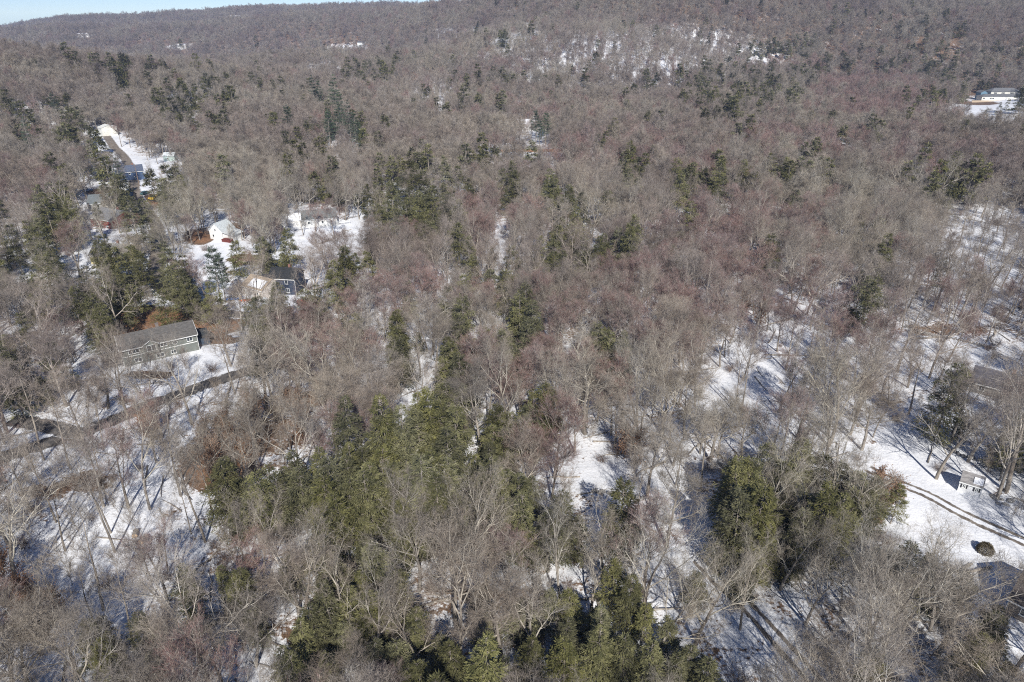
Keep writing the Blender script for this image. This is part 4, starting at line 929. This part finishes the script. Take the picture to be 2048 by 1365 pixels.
SIGHT = [[f[3] + cos(f[5]) * f[6] / 2 - sin(f[5]) * f[7] / 2, f[4] + sin(f[5]) * f[6] / 2 + cos(f[5]) * f[7] / 2, f[6] * .5 + 1, f[8]] for f in FOOT if len(f) > 3 and f[8] > 0]
for px, py, w_, k_ in [(1480, 1195, 4, .7), (1510, 1235, 4, .8), (1545, 1275, 4, .8), (1590, 1320, 4, .8), (1440, 1160, 4, .6), (1235, 955, 9, .5), (1310, 985, 6, .5), (1800, 970, 6, .8), (1860, 1000, 6, .85), (1930, 1035, 7, .9), (2000, 1065, 7, .9), (1968, 1103, 6, 1), (1940, 990, 7, 1), (1880, 930, 7, .7),
                        (240, 838, 6, .7), (300, 810, 6, .8), (370, 785, 6, .8), (265, 825, 6, .75), (335, 798, 6, .75), (280, 770, 9, .6), (360, 740, 9, .6), (100, 860, 5, .5), (430, 505, 10, .8), (650, 495, 14, .6), (690, 520, 10, .5), (845, 690, 4, .35), (845, 650, 4, .3), (265, 345, 16, .75), (228, 300, 14, .6), (205, 268, 14, .8), (290, 410, 9, .85), (300, 430, 6, .8), (262, 652, 12, .8),  (870, 205, 40, .35), (1940, 225, 22, .9), (2000, 225, 22, .9), (1900, 235, 14, .7),
                        (1650, 700, 7, .4), (1480, 760, 6, .4), (1840, 720, 8, .5), (1960, 690, 8, .5), (1990, 450, 14, .5), (930, 80, 45, .5), (1060, 306, 22, .6), (980, 296, 16, .6)]:
    x, y = ground_at(px, py); SIGHT.append([x, y, w_, k_])
SIGHT = np.array(SIGHT)
HERO = [(919, 1352, 1.05), (1121, 1226, 1.1), (1184, 1222, .8), (970, 1175, .85), (415, 1362, 1.1), (605, 1273, .95), (1309, 1331, 1.1), (1758, 1335, 1.25), (1543, 1033, 1.05), (1655, 1044, 1.0), (92, 752, 1.15), (1275, 874, 1.15),
        (1656, 893, 1.3), (1902, 886, 1.2), (818, 1100, .85), (1240, 470, 1.0), (300, 1020, 1.1), (40, 1180, 1.2), (1000, 815, 1.0), (1165, 805, 1.0), (545, 800, 1.05), (240, 790, .8), (1208, 640, .95), (325, 875, 1.2), (255, 832, 1.05), (385, 850, 1.0), (300, 790, .8), (1690, 1090, 1.0), (1600, 1110, .9),
        (2012, 985, 1.35), (1994, 996, 1.15), (1858, 757, 1.3), (1795, 745, 1.2), (1872, 958, 1.3), (1700, 870, 1.0), (1390, 1290, 1.0), (1480, 1260, .9), (1060, 1330, 1.0), (760, 1345, .95), (700, 1290, .8), (1560, 1180, .9), (1680, 1230, .9), (2030, 1340, 1.2)]
HN0 = len(TREES)
for px, py, s_ in HERO: x, y = ground_at(px, py); put('bare_tree', x, y, s_)
HN1 = len(TREES)
CX = np.array([[t[1], t[2]] for t in TREES])
def scatter(cell, r0, r1, marg=9):
    lim = r1 * 1.05; g = np.arange(-lim, lim, cell); yy = np.arange(18, lim, cell)
    X, Y = np.meshgrid(g, yy); X = X + rng.uniform(-.46, .46, X.shape) * cell; Y = Y + rng.uniform(-.46, .46, X.shape) * cell
    X, Y = X.ravel(), Y.ravel(); R = np.hypot(X, Y); th = np.degrees(np.arctan2(X, Y))
    half = np.where(R < 160, 62, np.where(R < 320, 46, 42)); k = (R >= r0) & (R < r1) & (np.abs(th) < half)
    return X[k], Y[k]
def visible(X, Y, h=16):
    """drop trees that stand wholly behind a hill"""
    ok = np.ones(len(X), bool); Z = T(X, Y) + h; R = np.hypot(X, Y)
    for f in np.linspace(.25, .97, 26):
        ok &= (CAMZ + (Z - CAMZ) * f) > T(X * f, Y * f) - 1
    return ok
for cell, r0, r1, sc, dsc in ((5.3, 0, 330, 1.0, 1), (5.9, 330, 700, 1.02, 1), (7.6, 700, 1500, 1.12, 1), (11, 1500, 3600, 1.3, 1)):
    X, Y = scatter(cell, r0, r1)
    if r0 > 300: v = visible(X, Y); X, Y = X[v], Y[v]
    Z = T(X, Y); bx, by, dp = proj(X, Y, Z); tx, ty, _ = proj(X, Y, Z + 11)
    dens = 1 - ell(bx, by, OPENING); red = ell(tx, ty, REDS); slim = ell(bx, by, SLIMS); green = ell(tx, ty, GREENS)
    keep = (rng.random(len(X)) < dens) & clear(X, Y) & (dp > 5)
    X, Y, red, slim, green = X[keep], Y[keep], red[keep], slim[keep], green[keep]
    dmin = np.full(len(X), 99.0)
    for i in range(0, len(X), 4000): dmin[i:i + 4000] = np.hypot(X[i:i + 4000, None] - CX[:, 0], Y[i:i + 4000, None] - CX[:, 1]).min(1)
    # an evergreen that shows in the photograph has no leafless tree right in front of it
    front = np.zeros(len(X), bool); C = CX[:NSEEN][~np.array(LOW)]; cr_ = np.hypot(C[:, 0], C[:, 1]); cu = C / cr_[:, None]; reach = np.clip(cr_ * .075, 6, 60)
    for i in range(0, len(X), 4000):
        dx, dy = C[:, 0] - X[i:i + 4000, None], C[:, 1] - Y[i:i + 4000, None]
        t = dx * cu[:, 0] + dy * cu[:, 1]; l = np.abs(dx * cu[:, 1] - dy * cu[:, 0]); front[i:i + 4000] = ((t > 0) & (t < reach) & (l < 3.0)).any(1)
    front &= rng.random(len(X)) < np.where(np.hypot(X, Y) < 230, .55, .95)
    H_ = SIGHT; hr_ = np.hypot(H_[:, 0], H_[:, 1]); hu = H_[:, :2] / hr_[:, None]; cut = np.zeros(len(X))
    for i in range(0, len(X), 4000):
        dx, dy = H_[:, 0] - X[i:i + 4000, None], H_[:, 1] - Y[i:i + 4000, None]
        t = dx * hu[:, 0] + dy * hu[:, 1]; l = np.abs(dx * hu[:, 1] - dy * hu[:, 0]); cut[i:i + 4000] = (((t > -2) & (t < np.clip(hr_ * .20, 15, 110)) & (l < H_[:, 2])) * H_[:, 3]).max(1)
    front |= rng.random(len(X)) < cut
    q = rng.random(len(X)); q2 = rng.random(len(X)); R = np.hypot(X, Y)
    for i in range(len(X)):
        if front[i] or dmin[i] < (2.6 if R[i] < 400 else 4.5): continue
        if dmin[i] < 5 and R[i] < 400 and q2[i] < .35: continue
        if q[i] < .10 + .70 * red[i]: kd = 'maple_tree'
        elif q2[i] < .14 + .75 * slim[i]: kd = 'slender_tree'
        elif q2[i] > .985 - .6 * green[i] and r0 < 1500: kd = 'hemlock_tree'
        else: kd = 'bare_tree'
        put(kd, X[i], Y[i], (1.3 if kd == 'hemlock_tree' and R[i] > 300 else 1) * sc * rng.uniform(.72, 1.12) * (rng.uniform(.55, 1) if q2[i] * 7 % 1 < .22 else 1))
# rust leaved beeches on the brown banks
for (px, py, n) in [(430, 930, 9), (485, 895, 5), (620, 800, 4), (60, 1240, 2), (25, 1190, 2), (1745, 1020, 4), (1490, 640, 3), (620, 860, 4), (300, 880, 3), (980, 740, 2), (1250, 900, 2), (470, 840, 3)]:
    for _ in range(n):
        x, y = ground_at(px + rng.normal(0, 24), py + rng.normal(0, 18))
        if clear(x, y, -1)[0]: put('beech_tree', x, y, rng.uniform(.6, 1.15))
# dead white snags in the olive mass
for px, py in [(855, 985), (893, 960), (868, 1005), (1150, 1000), (620, 1075)]:
    x, y = ground_at(px, py, off=9); put('snag', x, y, rng.uniform(.8, 1))

snag_m = [plain('bleached_wood', (.56, .52, .46), var=.1)] * 3
for i in range(2): bare_proto('snag', 91 + i, dict(SLIM, h=15, r=.2, count=[14, 4], len=[.26, .4], angle=[1.2, .9], up=[.02, 0, 0]), [(1, .8, .5, 0, 1.0)], .018, snag_m)

TR = np.array([[t[1], t[2], t[3], t[4]] for t in TREES]); KN = np.array([t[0] for t in TREES])
TZ = T(TR[:, 0], TR[:, 1]) - .15
tpx, tpy, tdp = proj(TR[:, 0], TR[:, 1], TZ + 9)
RR = np.hypot(TR[:, 0], TR[:, 1])
inview = (tpx > -25) & (tpx < 2073) & (tpy > -5) & (tpy < 1400) & (tdp > 20)
LM = [('big pale fan shaped tree', 1270, 790), ('large grey crown above the track', 1640, 800), ('lone hemlock in the sparse wood', 1738, 610), ('tall pale tree at the bottom edge', 925, 1200), ('spreading whitish tree', 415, 1250), ('huge crooked tree', 1790, 1150), ('big dark corner hemlock', 195, 1265), ('hemlock knot in mid wood', 1260, 360), ('long hemlock ridge', 1190, 490), ('dark hemlock row on the far slope', 1560, 98), ('pair of round hemlocks', 1546, 346), ('conical mid wood hemlock', 1005, 380),
      ('long grey house', 300, 690), ('dark blue house', 562, 566), ('white cottage', 438, 463), ('low white house', 618, 438), ('red house', 198, 438), ('navy house', 250, 345), ('large white estate house', 2005, 185),
      ('white shed', 1940, 970), ('round bush on the snow', 1968, 1100), ('bright snow glade', 1250, 955), ('slate roofed house', 1960, 750), ('olive evergreen mass', 810, 960), ('hilltop clearing', 930, 80), ('snowy track', 1520, 1240),
      ('rust brown road fence', 1065, 305), ('rusty beech bank', 430, 930), ('corner house', 2025, 1215), ('blue roofed barn', 1875, 235), ('road junction', 190, 862), ('paved road', 340, 800), ('yellow house', 200, 512),
      ('two sawn logs', 280, 1077), ('narrow snow gully', 845, 690), ('snowy hill slope', 1250, 115), ('brown roofed house', 1985, 262), ('twin dark evergreens', 1050, 650), ('tall blue green pines', 690, 275), ('shaded evergreen grove', 1660, 980), ('yellow excavator', 308, 400), ('large snowy yard', 660, 490)]
DIRS = {'l': 'left of', 'r': 'right of', 'u': 'beyond', 'd': 'below'}
def ordinal(n):
    w = ['', 'first', 'second', 'third', 'fourth', 'fifth', 'sixth', 'seventh', 'eighth', 'ninth', 'tenth', 'eleventh', 'twelfth', 'thirteenth', 'fourteenth', 'fifteenth', 'sixteenth', 'seventeenth', 'eighteenth', 'nineteenth']
    if n < 20: return w[n]
    t, u = divmod(n, 10); tw = {2: 'twent', 3: 'thirt', 4: 'fort', 5: 'fift', 6: 'sixt', 7: 'sevent', 8: 'eight', 9: 'ninet'}[t]
    return tw + 'ieth' if u == 0 else tw + 'y-' + w[u]
LOOK = {'bare_tree': ('bare grey tree', 'bare grey trees of the wood'), 'maple_tree': ('red-twigged maple', 'red-twigged maples of the wood'), 'slender_tree': ('slender bare tree', 'slender bare trees of the wood'),
        'hemlock_tree': ('olive green hemlock', 'hemlocks of the wood'), 'pine_tree': ('blue-green pine', 'pines of the wood'), 'beech_tree': ('rust-leaved beech', 'rust-leaved young beeches'), 'snag': ('bleached dead tree', 'bleached dead trees among the hemlocks')}
CATS = {'bare_tree': 'bare tree', 'maple_tree': 'maple', 'slender_tree': 'young tree', 'hemlock_tree': 'hemlock', 'pine_tree': 'pine', 'beech_tree': 'beech', 'snag': 'dead tree'}
PH = {k: v for k, v in PROTO.items()}
def pick(kind, i): return 4 + i % 5 if HN0 <= i < HN1 else int(i * 2654435761 % 97) % len(PH[kind])
single = np.zeros(len(TREES), bool)
NAMES = {'snag': 'dead_tree'}
for kind in LOOK:
    idx = np.where((KN == kind) & inview)[0]
    h = np.array([PH[kind][pick(kind, i)]['h'] for i in idx]) * TR[idx, 2]
    size = h / tdp[idx]; o_ = idx[np.argsort(-size)][:296]; single[o_] = True
    cells = {}
    for i in o_:
        d = [math.hypot(tpx[i] - a, (tpy[i] - b_) * 1.25) for _, a, b_ in LM]; j = int(np.argmin(d))
        dx, dy = tpx[i] - LM[j][1], (tpy[i] - LM[j][2]) * 1.25
        k = ('r' if dx > 0 else 'l') if abs(dx) > abs(dy) else ('d' if dy > 0 else 'u')
        cells.setdefault((j, k), []).append((d[j], i))
    lab = {}
    for (j, k), v in cells.items():
        for n, (_, i) in enumerate(sorted(v)):
            s_ = TR[i, 2]; sz = 'small ' if s_ < .72 else ('tall ' if s_ > 1.02 else '')
            lab[i] = f"{sz}{LOOK[kind][0]}, {ordinal(n + 1)} out {DIRS[k]} the {LM[j][0]}"
    for i in o_:
        P_ = PH[kind][pick(kind, i)]; nm = NAMES.get(kind, kind); s_ = TR[i, 2]
        tilt = (rng.normal(0, .035), rng.normal(0, .035), TR[i, 3])
        if tdp[i] < 185 and 'trunk' in P_:
            r = bpy.data.objects.new(nm, None); COL.objects.link(r)
            for pn in ('trunk', 'crown'):
                c = bpy.data.objects.new(pn, P_[pn]); COL.objects.link(c); c.parent = r
        else:
            r = bpy.data.objects.new(nm, P_['whole']); COL.objects.link(r)
        r.location = (TR[i, 0], TR[i, 1], TZ[i]); r.rotation_euler = tilt; r.scale = (s_, s_, s_ * rng.uniform(.92, 1.08))
        r['label'] = lab[i]; r['category'] = CATS[kind]; r['group'] = LOOK[kind][1]

# everything past those: one object for each wood, drawn by a point cloud of tree positions
def stuff(name, label, cat, rows, meshes):
    """rows: (mesh index, x, y, z, rot, scale)"""
    rows = np.array(rows, float); me = bpy.data.meshes.new(name); me.vertices.add(len(rows)); me.vertices.foreach_set('co', rows[:, 1:4].astype(np.float32).ravel())
    for an_, col_ in (('rz', 4), ('sc', 5)):
        a = me.attributes.new(an_, 'FLOAT', 'POINT'); a.data.foreach_set('value', rows[:, col_].astype(np.float32))
    a = me.attributes.new('idx', 'INT', 'POINT'); a.data.foreach_set('value', rows[:, 0].astype(np.int32))
    o = bpy.data.objects.new(name, me); COL.objects.link(o); o['kind'] = 'stuff'; o['label'] = label; o['category'] = cat
    g = bpy.data.node_groups.new(name + '_nodes', 'GeometryNodeTree')
    g.interface.new_socket('Geometry', in_out='INPUT', socket_type='NodeSocketGeometry'); g.interface.new_socket('Geometry', in_out='OUTPUT', socket_type='NodeSocketGeometry')
    N, L = g.nodes, g.links; gi, go = N.new('NodeGroupInput'), N.new('NodeGroupOutput')
    def attr(nm, ty):
        n = N.new('GeometryNodeInputNamedAttribute'); n.data_type = ty; n.inputs[0].default_value = nm; return n.outputs[0]
    rot = N.new('ShaderNodeCombineXYZ'); L.new(attr('rz', 'FLOAT'), rot.inputs[2])
    jn = N.new('GeometryNodeJoinGeometry'); ia = attr('idx', 'INT'); sa = attr('sc', 'FLOAT')
    for k, mesh in enumerate(meshes):
        if not (rows[:, 0] == k).any(): continue
        po = bpy.data.objects.new(name + '_source', mesh)
        oi = N.new('GeometryNodeObjectInfo'); oi.inputs['Object'].default_value = po; oi.inputs['As Instance'].default_value = True
        cm = N.new('FunctionNodeCompare'); cm.data_type = 'INT'; cm.operation = 'EQUAL'; L.new(ia, cm.inputs['A'] if 'A' in cm.inputs else cm.inputs[2]); 
        for s_ in cm.inputs:
            if s_.type == 'INT' and not s_.is_linked: s_.default_value = k
        if not any(s_.type == 'INT' and s_.is_linked for s_ in cm.inputs):
            ints = [s_ for s_ in cm.inputs if s_.type == 'INT']; L.new(ia, ints[0]); ints[1].default_value = k
        ip = N.new('GeometryNodeInstanceOnPoints'); L.new(gi.outputs[0], ip.inputs['Points']); L.new(cm.outputs[0], ip.inputs['Selection'])
        L.new(oi.outputs['Geometry'], ip.inputs['Instance']); L.new(rot.outputs[0], ip.inputs['Rotation']); L.new(sa, ip.inputs['Scale']); L.new(ip.outputs[0], jn.inputs[0])
    L.new(jn.outputs[0], go.inputs[0]); md = o.modifiers.new('trees', 'NODES'); md.node_group = g
    return o
rest = ~single
for name, kinds, label, cat in (('bare_woodland', ('bare_tree', 'slender_tree', 'maple_tree', 'beech_tree', 'snag'), 'grey brown leafless woods that run on over the far hills', 'woodland'),
                                ('evergreen_woodland', ('hemlock_tree', 'pine_tree'), 'scattered dark evergreens among the far leafless woods', 'woodland')):
    meshes, base = [], {}
    for kd in kinds:
        for q in (kd, kd + '_far'):
            if q in PH: base[q] = (len(meshes), [p['h'] for p in PH[q]]); meshes += [p['whole'] for p in PH[q]]
    rows = []
    for i in np.where(rest & np.isin(KN, kinds))[0]:
        kd = KN[i]; q = kd + '_far' if (RR[i] > 300 and kd + '_far' in PH) else kd; b0, hs = base[q]; j = int(i * 2654435761 % 89) % len(hs)
        rows.append((b0 + j, TR[i, 0], TR[i, 1], TZ[i], TR[i, 3], TR[i, 2]))
    stuff(name, label, cat, rows, meshes)
# brush and saplings under the near trees
X, Y = scatter(3.0, 0, 430); bx, by, dp = proj(X, Y, T(X, Y)); d = 1 - ell(bx, by, OPENING)
th_ = ell(bx, by, [(200, 1080, 330, 230, .9), (520, 900, 160, 120, .9), (1950, 1000, 40, 14, .6), (250, 770, 90, 22, .9), (330, 745, 60, 14, .9), (100, 800, 100, 60, .7), (1900, 860, 110, 60, .6), (200, 850, 70, 16, .7)])
keep = (rng.random(len(X)) < np.maximum(.32 * d + .03, .5 * th_)) & clear(X, Y, -1.2); X, Y = X[keep], Y[keep]; Z = T(X, Y) - .05
ms = [p['whole'] for p in PH['shrub']] + [p['whole'] for p in PH['sapling']]
for sd in range(3):
    nr = np.random.default_rng(900 + sd); fw = MB(); P = np.array([[-4, 0, .15], [-1.5, nr.normal(0, .3), .2], [1, nr.normal(0, .4), .3], [4, nr.normal(0, .6), .25]]); rr = np.array([.17, .14, .10, .04])
    fw.tubes(P[:-1], P[1:], rr[:-1], rr[1:], 6); b, mi, e = spawn(P[1:-1], P[2:], 7, .9, 2.0, .12, 1, nr); w = np.full(len(b), .03); fw.tubes(b, mi, w, w * .8, 3); fw.tubes(mi, e, w * .8, w * .4, 3)
    b, mi, e = spawn(b, e, 3, .8, .9, .05, 1, nr); w = np.full(len(b), .014); fw.tubes(b, e, w, w * .4, 2)
    ms.append(fw.build('fallen_branch', M['bark'], link=False).data)
    nr2 = np.random.default_rng(950 + sd); fw = MB(); k = 60; P0 = np.column_stack([nr2.normal(0, 1.3, k), nr2.normal(0, 1.3, k), nr2.uniform(.02, .18, k)]); an = nr2.uniform(0, 6.28, k); l = nr2.uniform(.4, 1.6, k)
    P1 = P0 + np.column_stack([np.cos(an) * l, np.sin(an) * l, nr2.uniform(0, .25, k)]); fw.tubes(P0, P1, np.full(k, .025), np.full(k, .01), 3); ms.append(fw.build('stick_litter', M['darktwig'], link=False).data)
rows = [(int(rng.integers(0, len(ms))), X[i], Y[i], Z[i], rng.uniform(0, 6.28), rng.uniform(.5, 1.15) * (1.35 if rng.random() < .3 else 1)) for i in range(len(X))]
stuff('undergrowth', 'low leafless brush and saplings on the snowy forest floor', 'undergrowth', rows, ms)

# ------------------------------------------------------------------ the air: one closed box of thin even haze
hz = MB(); hz.box(-4500, 4500, -320, 4900, -90, 215)
hm_ = bpy.data.materials.new('thin_haze'); hm_.use_nodes = True; nt = hm_.node_tree; nt.nodes.clear()
ho = nt.nodes.new('ShaderNodeOutputMaterial'); hv = nt.nodes.new('ShaderNodeVolumePrincipled')
hv.inputs['Density'].default_value = 0.00011; hv.inputs['Color'].default_value = (.56, .69, 1.0, 1); hv.inputs['Anisotropy'].default_value = 0.0
nt.links.new(hv.outputs[0], ho.inputs['Volume'])
o = hz.build('haze', hm_); o['kind'] = 'stuff'; o['label'] = 'thin blue winter haze over the distance'; o['category'] = 'haze'
